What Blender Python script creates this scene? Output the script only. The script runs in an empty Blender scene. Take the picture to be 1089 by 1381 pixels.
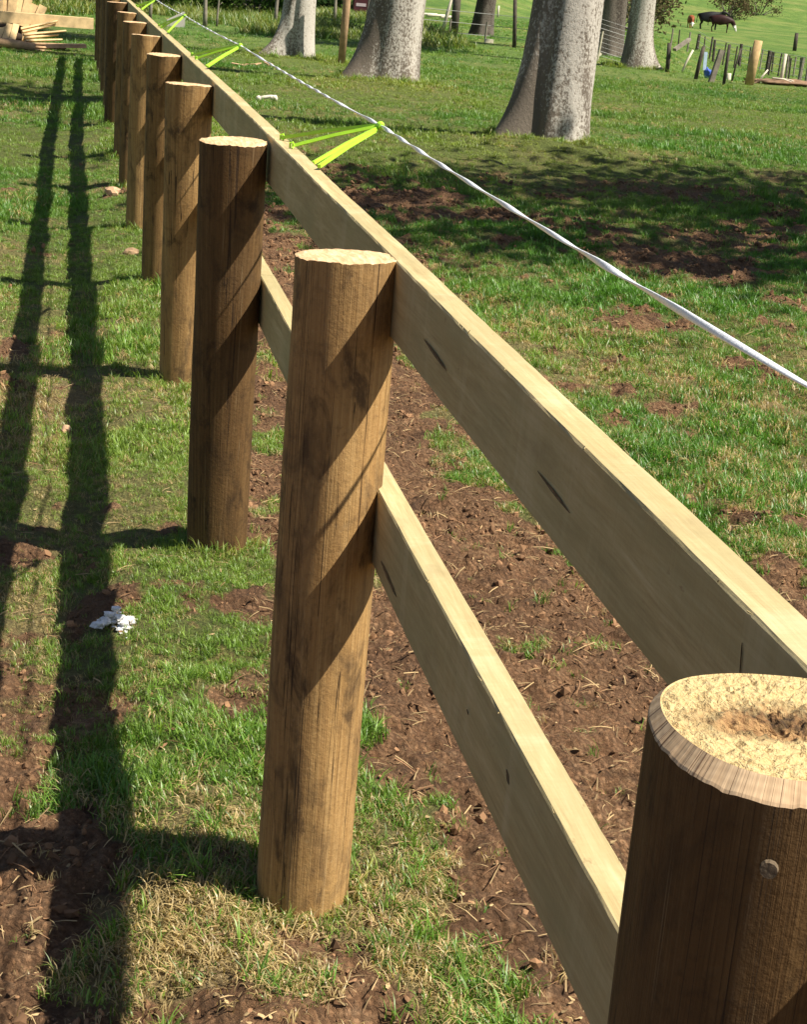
import bpy, math, random
import numpy as np
from mathutils import Vector, Matrix

random.seed(7)
rng = np.random.default_rng(11)
sc = bpy.context.scene
C = sc.collection

# ------------------------------------------------------------------ camera
cam_d = bpy.data.cameras.new("camera")
cam = bpy.data.objects.new("camera", cam_d); C.objects.link(cam)
cam_d.sensor_fit = 'HORIZONTAL'; cam_d.sensor_width = 36.0
cam_d.lens = 2300.29 / 1089 * 36.0
cam_d.clip_start = 0.05; cam_d.clip_end = 2000
fw = Vector((0.1921987, 0.93473372, -0.29888549)).normalized()
rt = Vector((0.98114553, -0.17672062, 0.07825128)).normalized()
up = rt.cross(fw)
M = Matrix((rt, up, -fw)).transposed().to_4x4()
M.translation = Vector((-0.42246, 0.0, 1.60005))
cam.matrix_world = M
sc.camera = cam

# ------------------------------------------------------------------ light
SUN = Vector((0.62, -0.36, 1.0)).normalized()
w = bpy.data.worlds.new("World"); sc.world = w; w.use_nodes = True
nt = w.node_tree
bg = nt.nodes['Background']
sky = nt.nodes.new('ShaderNodeTexSky'); sky.sky_type = 'NISHITA'; sky.sun_disc = False
sky.sun_elevation = math.asin(SUN.z); sky.sun_rotation = math.atan2(SUN.x, SUN.y)
nt.links.new(sky.outputs[0], bg.inputs[0]); bg.inputs[1].default_value = 0.05
sd = bpy.data.lights.new("sun", 'SUN'); sd.energy = 5.0; sd.angle = math.radians(0.53); sd.color = (1, .93, .80)
so = bpy.data.objects.new("sun", sd); C.objects.link(so)
so.rotation_euler = SUN.to_track_quat('Z', 'Y').to_euler(); so.location = (6, -4, 12)
sc.view_settings.view_transform = 'Standard'; sc.view_settings.look = 'None'
sc.view_settings.exposure = 0.88; sc.view_settings.gamma = 1.0
sc.view_settings.use_curve_mapping = False
sc.render.engine = 'CYCLES'
sc.cycles.max_bounces = 6; sc.cycles.diffuse_bounces = 3; sc.cycles.transmission_bounces = 3
sc.cycles.transparent_max_bounces = 6

# ------------------------------------------------------------------ helpers
def sm(a, b, x):
    t = np.clip((np.asarray(x, float) - a) / (b - a), 0, 1); return t * t * (3 - 2 * t)

def _h(i, j, k, s):
    n = (i.astype(np.int64) * 374761393 + j.astype(np.int64) * 668265263 + k.astype(np.int64) * 2147483647 + s * 974634521) & 0xffffffff
    n = ((n ^ (n >> 13)) * 1274126177) & 0xffffffff
    n = ((n ^ (n >> 16)) * 2246822519) & 0xffffffff
    return ((n ^ (n >> 15)) & 0xffffff) / float(0xffffff)

def vn(x, y, s=0, z=None):
    x = np.asarray(x, float); y = np.asarray(y, float)
    xi = np.floor(x); yi = np.floor(y)
    fx = x - xi; fy = y - yi
    fx = fx * fx * fx * (fx * (fx * 6 - 15) + 10); fy = fy * fy * fy * (fy * (fy * 6 - 15) + 10)
    zz = np.zeros_like(xi) if z is None else z
    a = _h(xi, yi, zz, s); b = _h(xi + 1, yi, zz, s); c = _h(xi, yi + 1, zz, s); d = _h(xi + 1, yi + 1, zz, s)
    return (a * (1 - fx) + b * fx) * (1 - fy) + (c * (1 - fx) + d * fx) * fy

def fbm(x, y, s=0, o=4, g=.5):
    t = 0; a = 1; n = 0; f = 1
    for k in range(o):
        # rotate every octave so the lattice does not show
        cx = math.cos(k * 1.1 + .4); sx = math.sin(k * 1.1 + .4)
        t = t + a * vn((x * cx - y * sx) * f + 7.3 * k, (x * sx + y * cx) * f - 3.1 * k, s + k); n += a; a *= g; f *= 2.03
    return t / n

def obj(name, me, mat=None, parent=None, loc=None):
    o = bpy.data.objects.new(name, me); C.objects.link(o)
    if mat is not None and not me.materials: me.materials.append(mat)
    if parent is not None: o.parent = parent
    if loc is not None: o.location = loc
    return o

def mesh(name, v, f, smooth=False):
    me = bpy.data.meshes.new(name)
    me.from_pydata([tuple(p) for p in v], [], [tuple(q) for q in f]); me.update()
    if smooth: me.polygons.foreach_set('use_smooth', [True] * len(me.polygons))
    return me

def tag(o, label=None, cat=None, group=None, kind=None):
    if label: o['label'] = label
    if cat: o['category'] = cat
    if group: o['group'] = group
    if kind or cat: o['kind'] = kind or 'thing'
    return o

def thing(name, loc, label, cat, group=None, rz=0):
    o = bpy.data.objects.new(name, None); C.objects.link(o); o.location = loc; o.rotation_euler = (0, 0, rz)
    o.empty_display_size = .05
    return tag(o, label, cat, group)

class MB:
    """gathers simple solids into one mesh"""
    def __init__(s): s.v = []; s.f = []
    def tube(s, pts, rad, n=8, cap=True, jit=0):
        pts = [Vector(p) for p in pts]; b = len(s.v); m = len(pts)
        if not hasattr(rad, '__len__'): rad = [rad] * m
        for i, p in enumerate(pts):
            t = (pts[min(i + 1, m - 1)] - pts[max(i - 1, 0)]).normalized()
            a = t.cross(Vector((0, 0, 1)) if abs(t.z) < .9 else Vector((1, 0, 0))).normalized(); c = t.cross(a)
            for k in range(n):
                q = 2 * math.pi * k / n; r_ = rad[i] * (1 + random.uniform(-jit, jit))
                s.v.append(p + (a * math.cos(q) + c * math.sin(q)) * r_)
        for i in range(m - 1):
            for k in range(n):
                k2 = (k + 1) % n
                s.f.append((b + i * n + k, b + i * n + k2, b + (i + 1) * n + k2, b + (i + 1) * n + k))
        if cap:
            s.f.append(tuple(b + k for k in range(n))[::-1]); s.f.append(tuple(b + (m - 1) * n + k for k in range(n)))
        return s
    def bar(s, p0, p1, wd, th, upv=(0, 0, 1), taper=1.0, n=1):
        p0 = Vector(p0); p1 = Vector(p1); t = (p1 - p0).normalized(); u = Vector(upv)
        a = t.cross(u).normalized(); c = a.cross(t); b = len(s.v)
        for i in range(n + 1):
            q = i / n; p = p0.lerp(p1, q); k = 1 + (taper - 1) * q
            for x, y in ((-.5, -.5), (.5, -.5), (.5, .5), (-.5, .5)):
                s.v.append(p + a * x * wd * k + c * y * th * k)
        for i in range(n):
            for j in range(4):
                j2 = (j + 1) % 4
                s.f.append((b + 4 * i + j, b + 4 * i + j2, b + 4 * i + 4 + j2, b + 4 * i + 4 + j))
        s.f.append((b + 3, b + 2, b + 1, b)); e = b + 4 * n; s.f.append((e, e + 1, e + 2, e + 3))
        return s
    def lump(s, c, r, sub=2, jit=.25, sq=(1, 1, 1), seed=0):
        import bmesh
        bm = bmesh.new(); bmesh.ops.create_icosphere(bm, subdivisions=sub, radius=1); b = len(s.v)
        for v in bm.verts:
            n = v.co.normalized()
            k = 1 + jit * 2 * (float(fbm(n.x * 1.7 + seed * 3.1 + n.z, n.y * 1.7 + n.z * 1.3, seed, 3)) - .5)
            s.v.append(Vector(c) + Vector((n.x * sq[0], n.y * sq[1], n.z * sq[2])) * r * k)
        for f in bm.faces: s.f.append(tuple(b + v.index for v in f.verts))
        bm.free(); return s
    def build(s, name, mat, parent=None, smooth=False, loc=None):
        return obj(name, mesh(name, s.v, s.f, smooth), mat, parent, loc)

# ------------------------------------------------------------------ material helpers
class NT:
    def __init__(s, name):
        s.m = bpy.data.materials.new(name); s.m.use_nodes = True; s.t = s.m.node_tree
        s.b = s.t.nodes['Principled BSDF']; s.out = s.t.nodes['Material Output']
        s.b.inputs['Specular IOR Level'].default_value = .25
    def n(s, typ, ins=None, **kw):
        x = s.t.nodes.new(typ)
        for k, v in kw.items(): setattr(x, k, v)
        for k, v in (ins or {}).items():
            if isinstance(v, bpy.types.NodeSocket): s.t.links.new(v, x.inputs[k])
            else: x.inputs[k].default_value = v
        return x
    def l(s, a, b): s.t.links.new(a, b)
    def coord(s, which='Object'): return s.n('ShaderNodeTexCoord').outputs[which]
    def scale(s, v, sc_): return s.n('ShaderNodeVectorMath', {0: v, 1: sc_}, operation='MULTIPLY').outputs[0]
    def add(s, v, w_): return s.n('ShaderNodeVectorMath', {0: v, 1: w_}, operation='ADD').outputs[0]
    def noise(s, v, sc_=1, d=4, r=.55, dist=0):
        return s.n('ShaderNodeTexNoise', {'Vector': v, 'Scale': sc_, 'Detail': d, 'Roughness': r, 'Distortion': dist}).outputs[0]
    def ramp(s, f, stops, interp='LINEAR'):
        x = s.n('ShaderNodeValToRGB', {0: f}); cr = x.color_ramp; cr.interpolation = interp
        while len(cr.elements) < len(stops): cr.elements.new(.5)
        for e, (p, c) in zip(cr.elements, stops):
            e.position = p; e.color = (*c, 1) if len(c) == 3 else c
        return x.outputs[0]
    def mix(s, f, a, b, mode='MIX'):
        x = s.n('ShaderNodeMix', data_type='RGBA', blend_type=mode)
        for i, v in ((0, f), (6, a), (7, b)):
            if isinstance(v, bpy.types.NodeSocket): s.l(v, x.inputs[i])
            else: x.inputs[i].default_value = (*v, 1) if hasattr(v, '__len__') and len(v) == 3 else v
        return x.outputs[2]
    def math(s, op, a, b=0.0, c=None):
        x = s.n('ShaderNodeMath', {0: a, 1: b}, operation=op)
        if c is not None: x.inputs[2].default_value = c
        return x.outputs[0]
    def bump(s, h, st=.5, d=.01, normal=None):
        x = s.n('ShaderNodeBump', {'Height': h, 'Strength': st, 'Distance': d})
        if normal is not None: s.l(normal, x.inputs['Normal'])
        return x.outputs[0]
    def fin(s, col, rough=.85, nor=None):
        for k, v in (('Base Color', col), ('Roughness', rough)):
            if isinstance(v, bpy.types.NodeSocket): s.l(v, s.b.inputs[k])
            else: s.b.inputs[k].default_value = (*v, 1) if hasattr(v, '__len__') else v
        if nor is not None: s.l(nor, s.b.inputs['Normal'])
        return s.m

def plain(name, col, rough=.8, var=.25, sc_=20):
    t = NT(name); o = t.coord(); n = t.noise(o, sc_, 4)
    c = t.ramp(n, [(.3, tuple(x * (1 - var) for x in col)), (.7, tuple(min(1, x * (1 + var)) for x in col))])
    return t.fin(c, rough, t.bump(n, .4, .003))

def mat_post():
    t = NT("treated_post_wood"); o = t.coord(); inf = t.n('ShaderNodeObjectInfo'); rnd = inf.outputs['Random']
    off = t.n('ShaderNodeCombineXYZ', {0: t.math('MULTIPLY', rnd, 31.), 1: t.math('MULTIPLY', rnd, 17.), 2: t.math('MULTIPLY', rnd, 9.)}).outputs[0]
    xy = t.scale(o, (1, 1, 0)); nrm = t.n('ShaderNodeVectorMath', {0: xy}, operation='NORMALIZE').outputs[0]
    z = t.scale(o, (0, 0, 1))
    def ang(a, zz): return t.add(t.add(t.scale(nrm, (a, a, 0)), t.scale(z, (1, 1, zz))), off)
    fine = t.math('ADD', t.math('MULTIPLY', t.noise(ang(15, 2.6), 1, 5, .62, .3), .5), t.math('MULTIPLY', t.noise(ang(46, 7), 1, 4, .65), .5))
    mid = t.noise(ang(4.5, 1.1), 1, 3, .5, .3)
    blot = t.noise(ang(1.6, 4.5), 1, 4, .6, .6)
    stain = t.noise(ang(1.4, 5.0), 1.1, 6, .68, .6)
    col = t.ramp(fine, [(.28, (.17, .093, .034)), (.45, (.37, .22, .082)), (.55, (.48, .295, .115)), (.70, (.62, .42, .20))])
    col = t.mix(t.ramp(mid, [(.35, (0, 0, 0)), (.7, (.6, .6, .6))]), col, (.36, .205, .075))
    col = t.mix(t.ramp(blot, [(.52, (0, 0, 0)), (.75, (.5, .5, .5))]), col, (.20, .13, .06))
    col = t.mix(t.ramp(stain, [(.55, (0, 0, 0)), (.67, (.8, .8, .8))]), col, (.07, .042, .022))
    # per post tone
    col = t.mix(t.math('MULTIPLY', rnd, .4), col, t.mix(1.0, col, (.72, .66, .62), 'MULTIPLY'))
    iso = t.noise(o, 95, 5, .7); grit = t.noise(t.scale(o, (1, 1, .55)), 13, 5, .65, .8)
    col = t.mix(t.ramp(iso, [(.54, (0, 0, 0)), (.72, (.45, .45, .45))]), col, (.13, .075, .034))
    col = t.mix(t.ramp(iso, [(.28, (.3, .3, .3)), (.42, (0, 0, 0))]), col, (.54, .38, .20))
    col = t.mix(t.ramp(grit, [(.52, (0, 0, 0)), (.68, (.6, .6, .6))]), col, (.10, .062, .032))
    peel = t.noise(t.scale(o, (3, 3, 26)), 1, 4, .6, .3)
    col = t.mix(t.ramp(peel, [(.6, (0, 0, 0)), (.74, (.3, .3, .3))]), col, (.14, .08, .035))
    tone = t.n('ShaderNodeAttribute', attribute_name='dark', attribute_type='OBJECT').outputs['Fac']
    col = t.mix(tone, col, t.mix(1.0, col, (.21, .185, .165), 'MULTIPLY'))
    fl = t.noise(ang(24, 2.4), 1, 3, .6, .4)
    col = t.mix(t.math('MULTIPLY', t.ramp(fl, [(.66, (0, 0, 0)), (.72, (1, 1, 1))]), .35), col, (.42, .31, .17))
    ck = t.noise(ang(8, .9), 1, 2, .4, .1)
    line = t.math('ABSOLUTE', t.math('SUBTRACT', ck, .5))
    gate = t.noise(ang(3, 2.0), 1, 2)
    lw = t.math('MULTIPLY', t.math('GREATER_THAN', gate, .5), .0095)
    crack = t.math('LESS_THAN', line, lw)
    col = t.mix(t.math('MULTIPLY', crack, .8), col, (.03, .017, .009))
    h = t.math('SUBTRACT', t.math('ADD', t.math('MULTIPLY', fine, .6), t.math('MULTIPLY', iso, .45)), t.math('MULTIPLY', crack, .7))
    return t.fin(col, .75, t.bump(h, .7, .005))

def mat_end():
    t = NT("sawn_end_grain"); o = t.coord()
    ln = t.n('ShaderNodeVectorMath', {0: t.scale(o, (1, 1, 0))}, operation='LENGTH').outputs['Value']
    wob = t.noise(o, 14, 3)
    ring = t.n('ShaderNodeMath', {0: t.math('MULTIPLY', t.math('ADD', ln, t.math('MULTIPLY', wob, .02)), 900)}, operation='SINE').outputs[0]
    chip = t.noise(t.scale(o, (90, 18, 40)), 1, 5, .6, .4)
    col = t.ramp(chip, [(.3, (.46, .27, .13)), (.5, (.64, .43, .24)), (.7, (.80, .62, .40))])
    col = t.mix(t.math('MULTIPLY_ADD', ring, .12, .12), col, (.50, .28, .13))
    return t.fin(col, .85, t.bump(chip, .6, .004))

def mat_chamfer():
    t = NT("chamfered_end_grain"); o = t.coord()
    nrm = t.n('ShaderNodeVectorMath', {0: t.scale(o, (1, 1, 0))}, operation='NORMALIZE').outputs[0]
    rad = t.noise(t.add(t.scale(nrm, (14, 14, 0)), t.scale(o, (6, 6, 12))), 1, 3, .5)
    ln = t.n('ShaderNodeVectorMath', {0: t.scale(o, (1, 1, 0))}, operation='LENGTH').outputs['Value']
    ring = t.math('SINE', t.math('MULTIPLY', t.math('ADD', ln, t.math('MULTIPLY', t.noise(o, 9, 2), .03)), 1500))
    col = t.ramp(rad, [(.3, (.46, .31, .18)), (.5, (.57, .40, .24)), (.7, (.66, .48, .30))])
    col = t.mix(t.math('MULTIPLY_ADD', ring, .14, .14), col, (.36, .235, .14))
    ck = t.math('ABSOLUTE', t.math('SUBTRACT', t.noise(t.scale(nrm, (9, 9, 0)), 1, 2, .4), .5))
    crack = t.math('LESS_THAN', ck, .007)
    col = t.mix(t.math('MULTIPLY', crack, .85), col, (.10, .05, .028))
    return t.fin(col, .8, t.bump(t.math('SUBTRACT', rad, crack), .5, .003))

def mat_pith():
    t = NT("rough_sawn_heart"); o = t.coord()
    f1 = t.noise(t.scale(o, (1, 1, 1)), 220, 4, .7); f2 = t.noise(o, 60, 4, .6, .5)
    # an oblong dark heart with torn brown fibres, off centre
    q = t.add(t.scale(t.add(o, (.004, -.008, 0)), (8.5, 19, 0)), t.scale(t.n('ShaderNodeCombineXYZ', {0: f2, 1: f1, 2: 0.}).outputs[0], (.6, .6, 0)))
    q = t.add(q, (-.3, -.3, 0))
    d = t.n('ShaderNodeVectorMath', {0: q}, operation='LENGTH').outputs['Value']
    col = t.ramp(f1, [(.3, (.52, .37, .165)), (.5, (.62, .465, .225)), (.7, (.70, .555, .30))])
    col = t.mix(t.ramp(d, [(.28, (1, 1, 1)), (.62, (0, 0, 0))]), col, t.ramp(f2, [(.40, (.06, .036, .02)), (.52, (.26, .14, .062)), (.66, (.50, .31, .14))]))
    col = t.mix(t.ramp(f1, [(.60, (0, 0, 0)), (.72, (.3, .3, .3))]), col, (.30, .18, .075))
    ln = t.n('ShaderNodeVectorMath', {0: t.scale(o, (1, 1, 0))}, operation='LENGTH').outputs['Value']
    ring = t.math('SINE', t.math('MULTIPLY', t.math('ADD', ln, t.math('MULTIPLY', f2, .012)), 1150))
    col = t.mix(t.math('MULTIPLY_ADD', ring, .11, .11), col, (.40, .25, .10))
    return t.fin(col, .9, t.bump(t.math('ADD', f1, f2), .9, .006))

def mat_rail():
    t = NT("rough_sawn_pine"); o = t.coord(); rnd = t.n('ShaderNodeObjectInfo').outputs['Random']
    o = t.add(o, t.n('ShaderNodeCombineXYZ', {0: rnd, 1: t.math('MULTIPLY', rnd, 7.), 2: rnd}).outputs[0])
    g = t.math('ADD', t.math('MULTIPLY', t.noise(t.scale(o, (70, 2.6, 46)), 1, 5, .62, .6), .55), t.math('MULTIPLY', t.noise(t.scale(o, (240, 14, 240)), 1, 4, .7), .45))
    g2 = t.noise(t.scale(o, (26, 1.3, 15)), 1, 3, .5, 1.2)
    pat = t.noise(t.scale(o, (3, 1.6, 6)), 1, 4, .6)
    saw = t.noise(t.scale(o, (30, 160, 8)), 1, 2, .5)
    speck = t.noise(t.scale(o, (60, 28, 60)), 1, 3, .6)
    col = t.ramp(g, [(.33, (.33, .24, .112)), (.5, (.50, .39, .20)), (.65, (.62, .515, .30))])
    col = t.mix(t.ramp(g2, [(.4, (0, 0, 0)), (.62, (.5, .5, .5))]), col, (.40, .305, .14))
    col = t.mix(t.ramp(pat, [(.42, (0, 0, 0)), (.66, (.7, .7, .7))]), col, (.34, .30, .155))
    col = t.mix(t.ramp(speck, [(.70, (0, 0, 0)), (.78, (.7, .7, .7))]), col, (.20, .11, .05))
    scuff = t.noise(t.scale(o, (1.5, 5, .7)), 1, 5, .65, .8); dirtm = t.noise(t.scale(o, (8, 5, 14)), 1, 5, .7)
    col = t.mix(t.ramp(scuff, [(.54, (0, 0, 0)), (.68, (.35, .35, .35))]), col, (.66, .57, .37))
    col = t.mix(t.ramp(dirtm, [(.56, (0, 0, 0)), (.72, (.45, .45, .45))]), col, (.25, .19, .10))
    col = t.mix(t.math('MULTIPLY_ADD', saw, .3, -.04), col, (.36, .28, .14))
    h = t.math('ADD', t.math('MULTIPLY', saw, .6), g)
    return t.fin(col, .8, t.bump(h, .35, .003))

def mat_ground():
    t = NT("pasture_soil"); o = t.coord()
    bare = t.n('ShaderNodeAttribute', attribute_name='bare').outputs['Fac']
    dry = t.n('ShaderNodeAttribute', attribute_name='dry').outputs['Fac']
    far = t.n('ShaderNodeAttribute', attribute_name='far').outputs['Fac']
    a = t.noise(o, 5, 6, .62); b = t.noise(o, 38, 7, .72); c = t.noise(o, 170, 5, .75)
    vor = t.n('ShaderNodeTexVoronoi', {'Vector': t.add(o, t.scale(t.n('ShaderNodeCombineXYZ', {0: b, 1: c, 2: a}).outputs[0], (.02, .02, .02))), 'Scale': 70.}).outputs['Distance']
    dirt = t.ramp(b, [(.30, (.10, .050, .025)), (.46, (.245, .130, .064)), (.58, (.33, .19, .10)), (.76, (.44, .285, .165))])
    dirt = t.mix(t.ramp(a, [(.42, (0, 0, 0)), (.62, (.6, .6, .6))]), dirt, (.165, .084, .043))
    dirt = t.mix(t.ramp(c, [(.56, (0, 0, 0)), (.72, (.7, .7, .7))]), dirt, (.38, .27, .155))
    dirt = t.mix(t.ramp(c, [(.28, (.8, .8, .8)), (.42, (0, 0, 0))]), dirt, (.045, .026, .015))
    turf = t.ramp(b, [(.3, (.055, .075, .018)), (.55, (.11, .14, .030)), (.75, (.20, .19, .065))])
    turf = t.mix(dry, turf, t.ramp(c, [(.3, (.17, .11, .05)), (.7, (.40, .30, .15))]))
    m1 = t.noise(t.scale(o, (.35, .22, .3)), 1, 6, .62); m2 = t.noise(t.scale(o, (2.2, 1.0, 1)), 1, 5, .65)
    paddock = t.ramp(m1, [(.34, (.075, .150, .024)), (.5, (.130, .205, .038)), (.64, (.20, .235, .062))])
    paddock = t.mix(t.ramp(m2, [(.45, (0, 0, 0)), (.7, (.6, .6, .6))]), paddock, (.045, .095, .018))
    turf = t.mix(far, turf, paddock)
    big = t.noise(o, 2.2, 5, .6, .4); damp = t.noise(o, 11, 5, .65, .5)
    dirt = t.mix(t.ramp(big, [(.40, (0, 0, 0)), (.60, (.55, .55, .55))]), dirt, (.105, .056, .030))
    dirt = t.mix(t.ramp(damp, [(.53, (0, 0, 0)), (.66, (.75, .75, .75))]), dirt, (.070, .039, .022))
    f = t.ramp(t.math('ADD', bare, t.math('MULTIPLY_ADD', b, .5, -.25)), [(.35, (0, 0, 0)), (.6, (1, 1, 1))])
    col = t.mix(f, turf, dirt)
    h = t.math('ADD', t.math('ADD', t.math('MULTIPLY', b, 1.2), t.math('MULTIPLY', c, .5)), t.math('MULTIPLY', vor, -.5))
    return t.fin(col, .95, t.bump(h, 1.0, .026))

def mat_blade(name, trans=.35):
    t = NT(name)
    c = t.n('ShaderNodeAttribute', attribute_name='tint', attribute_type='INSTANCER').outputs['Color']
    t.t.nodes.remove(t.b)
    d = t.n('ShaderNodeBsdfDiffuse', {'Color': c}); tr = t.n('ShaderNodeBsdfTranslucent', {'Color': t.mix(1., c, (1.25, 1.2, .6), 'MULTIPLY')})
    g = t.n('ShaderNodeBsdfGlossy', {'Roughness': .45, 'Color': (1, 1, 1, 1)})
    a = t.n('ShaderNodeMixShader', {0: trans, 1: d.outputs[0], 2: tr.outputs[0]})
    b = t.n('ShaderNodeMixShader', {0: .035, 1: a.outputs[0], 2: g.outputs[0]})
    t.l(b.outputs[0], t.out.inputs[0]); return t.m

def mat_tint(name, rough=.9):
    t = NT(name); c = t.n('ShaderNodeAttribute', attribute_name='tint', attribute_type='INSTANCER').outputs['Color']
    return t.fin(c, rough)

def mat_leaf(name, c1, c2):
    t = NT(name); g = t.n('ShaderNodeNewGeometry').outputs['Random Per Island']
    c = t.ramp(g, [(0, c1), (1, c2)])
    t.t.nodes.remove(t.b)
    d = t.n('ShaderNodeBsdfDiffuse', {'Color': c}); tr = t.n('ShaderNodeBsdfTranslucent', {'Color': c})
    a = t.n('ShaderNodeMixShader', {0: .3, 1: d.outputs[0], 2: tr.outputs[0]})
    t.l(a.outputs[0], t.out.inputs[0]); return t.m

def mat_bark(name, base, light, dark, li=.5):
    t = NT(name); o = t.coord(); rnd = t.n('ShaderNodeObjectInfo').outputs['Random']
    o = t.add(o, t.n('ShaderNodeCombineXYZ', {0: t.math('MULTIPLY', rnd, 30.), 1: 0., 2: rnd}).outputs[0])
    a = t.noise(t.scale(o, (4, 4, 1.6)), 1, 5, .6, .4); b = t.noise(t.scale(o, (38, 38, 26)), 1, 5, .7, .3)
    v = t.noise(t.scale(o, (2.6, 2.6, .35)), 1, 4, .6, .6)
    col = t.mix(t.ramp(a, [(.35, (0, 0, 0)), (.65, (1, 1, 1))]), base, dark)
    col = t.mix(t.ramp(v, [(.42, (0, 0, 0)), (.60, (.8, .8, .8))]), col, tuple(x * .5 for x in base))
    lich_sun = t.n('ShaderNodeAttribute', attribute_name='lichen_and_sun_side').outputs['Fac']
    thr = t.math('ADD', t.math('ADD', b, t.math('MULTIPLY_ADD', v, -.5, .25)), t.math('MULTIPLY_ADD', lich_sun, .22, -.11))  # fleck mask also carries the painted lit and shaded trunk sides
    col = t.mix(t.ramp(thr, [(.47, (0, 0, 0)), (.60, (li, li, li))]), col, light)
    return t.fin(col, .9, t.bump(t.math('ADD', b, a), .5, .02))

MT = dict(post=mat_post(), end=mat_end(), chamfer=mat_chamfer(), pith=mat_pith(), rail=mat_rail(), ground=mat_ground(),
          blade=mat_blade("grass_blade"), straw=mat_tint("dry_straw"), clod=mat_tint("loose_earth"),
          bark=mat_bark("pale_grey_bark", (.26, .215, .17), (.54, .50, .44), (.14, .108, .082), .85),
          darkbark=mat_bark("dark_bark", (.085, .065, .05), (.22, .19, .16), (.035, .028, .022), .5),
          leaf=mat_leaf("tree_leaves", (.035, .075, .014), (.09, .14, .03)),
          scrub=mat_leaf("scrub_leaves", (.05, .055, .022), (.17, .13, .07)),
          darkleaf=mat_leaf("dark_hedge_leaves", (.012, .03, .01), (.04, .07, .02)),
          lime=plain("lime_green_plastic", (.42, .78, .05), .4, .06), white=plain("white_tape", (.74, .76, .80), .5, .12, 260),
          wire=plain("grey_wire", (.30, .30, .29), .5, .1), old=plain("weathered_grey_wood", (.23, .20, .16), .9, .35, 9),
          dark=plain("dark_fence_wood", (.075, .062, .05), .9, .4, 9), pale=plain("pale_weathered_wood", (.60, .54, .42), .85, .2, 12),
          pine=plain("fresh_split_pine", (.72, .52, .27), .85, .22, 9), brown=plain("brown_split_wood", (.40, .26, .15), .9, .3, 9),
          blackhole=plain("dark_wood_and_hollow_shade", (.06, .042, .03), .9, .4, 9), steel=plain("nail_head", (.13, .095, .06), .8, .4, 300),  # near-black: dark slab wood, and painted shade on the logs in the hollow
          pocket=plain("dark_bark_pocket", (.14, .095, .05), .9, .4, 90), chalk=plain("chalky_white_clump", (.70, .69, .69), .9, .3, 90),
          bone=plain("bleached_bone", (.66, .60, .50), .8, .15, 40), stone=plain("pale_grey_concrete", (.40, .38, .33), .9, .15, 14),
          clay=plain("dry_orange_clod", (.52, .33, .20), .95, .3, 40), rust=plain("dark_maroon_paint", (.06, .014, .018), .6, .3, 6),
          grey=plain("dull_pink_grey_paint", (.42, .34, .36), .6, .1), moundsoil=plain('turned_earth', (.20, .125, .075), .95, .5, 7), tan=plain('tan_timber', (.46, .31, .15), .85, .25, 9), blue=plain("blue_plastic_sack", (.06, .12, .50), .5, .2, 8),
          paleblue=plain("pale_blue_plastic_strip", (.45, .55, .70), .5, .15, 8))

# ================================================================== the ground
def terrain(x, y):
    z = -.75 * sm(35, 46, y) * (1 - sm(62, 108, y)) * sm(.315, .365, x / np.maximum(y, 1))
    hill = np.maximum(0, y - (72 + 35 * sm(.2, .33, x / np.maximum(y, 1))))
    z = z + .055 * hill * sm(0, 40, hill)
    z = z - .065 * (1 - sm(-.5, -.12, x)) * (1 - sm(15, 25, y))      # the ground falls away a little left of the posts
    for cx, cy, r, h in ((4.2, 17.3, 1.35, .15), (4.0, 25.5, 1.5, .14), (3.2, 31.8, 1.3, .10), (12.2, 38.2, 1.5, .10)):
        z = z + h * np.exp(-((x - cx) ** 2 + (y - cy) ** 2) / (r * r) * 1.3)
    return z

MOUNDS = ((4.1, 16.7, 1.5), (3.9, 25.0, 1.8), (3.2, 31.0, 1.5))
def bareness(x, y):
    n = fbm(x * 1.1, y * .8, 3, 4); n2 = fbm(x * 3.7, y * 3.1, 9, 4); n3 = fbm(x * 9, y * 9, 19, 3)
    q = n * .36 + n2 * .38 + n3 * .26
    # trampled strip just right of the rails
    ww = (n2 - .5) * .8 + (n3 - .5) * .4
    strip = sm(.10, .30, x + ww) * (1 - sm(.95, 1.35, x + ww * 1.6)) * (1 - sm(6.5, 9.5, y)) + \
            .85 * sm(.25, .5, x + ww) * (1 - sm(.9, 1.5, x + ww * 2)) * sm(6, 8, y) * (1 - sm(12, 16, y))
    right = sm(.475, .56, q) * sm(.9, 1.2, x) * .9
    pug = sm(.42, .54, q) * sm(.6, 1.4, x) * (1 - sm(7, 9, x - .1 * y)) * sm(8.2, 10.5, y) * (1 - sm(13.5, 15.8, y)) * .72
    right = right * (1 - sm(9, 22, y) * .75)
    corner = sm(.38, .56, q + .15 * (1 - sm(2.35, 2.95, y)) + .07 * (1 - sm(-.55, -.25, x))) * (1 - sm(.05, .25, x)) * (1 - sm(3.0, 4.6, y))
    left = .8 * sm(.565, .67, q + .05 * (1 - sm(-.45, -.2, x)) * (1 - sm(9, 13, y))) * (1 - sm(-.12, .02, x)) * (.9 - .5 * sm(12, 22, y))
    for mx, my, mr in MOUNDS: right = right * (1 - np.exp(-((x - mx) ** 2 + (y - my) ** 2) / (mr * mr)))
    post = 0
    for py in (2.73, 4.72, 6.8, 8.77): post = post + .45 * np.exp(-((x - .0) ** 2 + (y - py + .05) ** 2) / .02)
    return np.clip(np.maximum.reduce([strip, right, pug, corner, left, np.minimum(post, .7)]), 0, 1)

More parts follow.
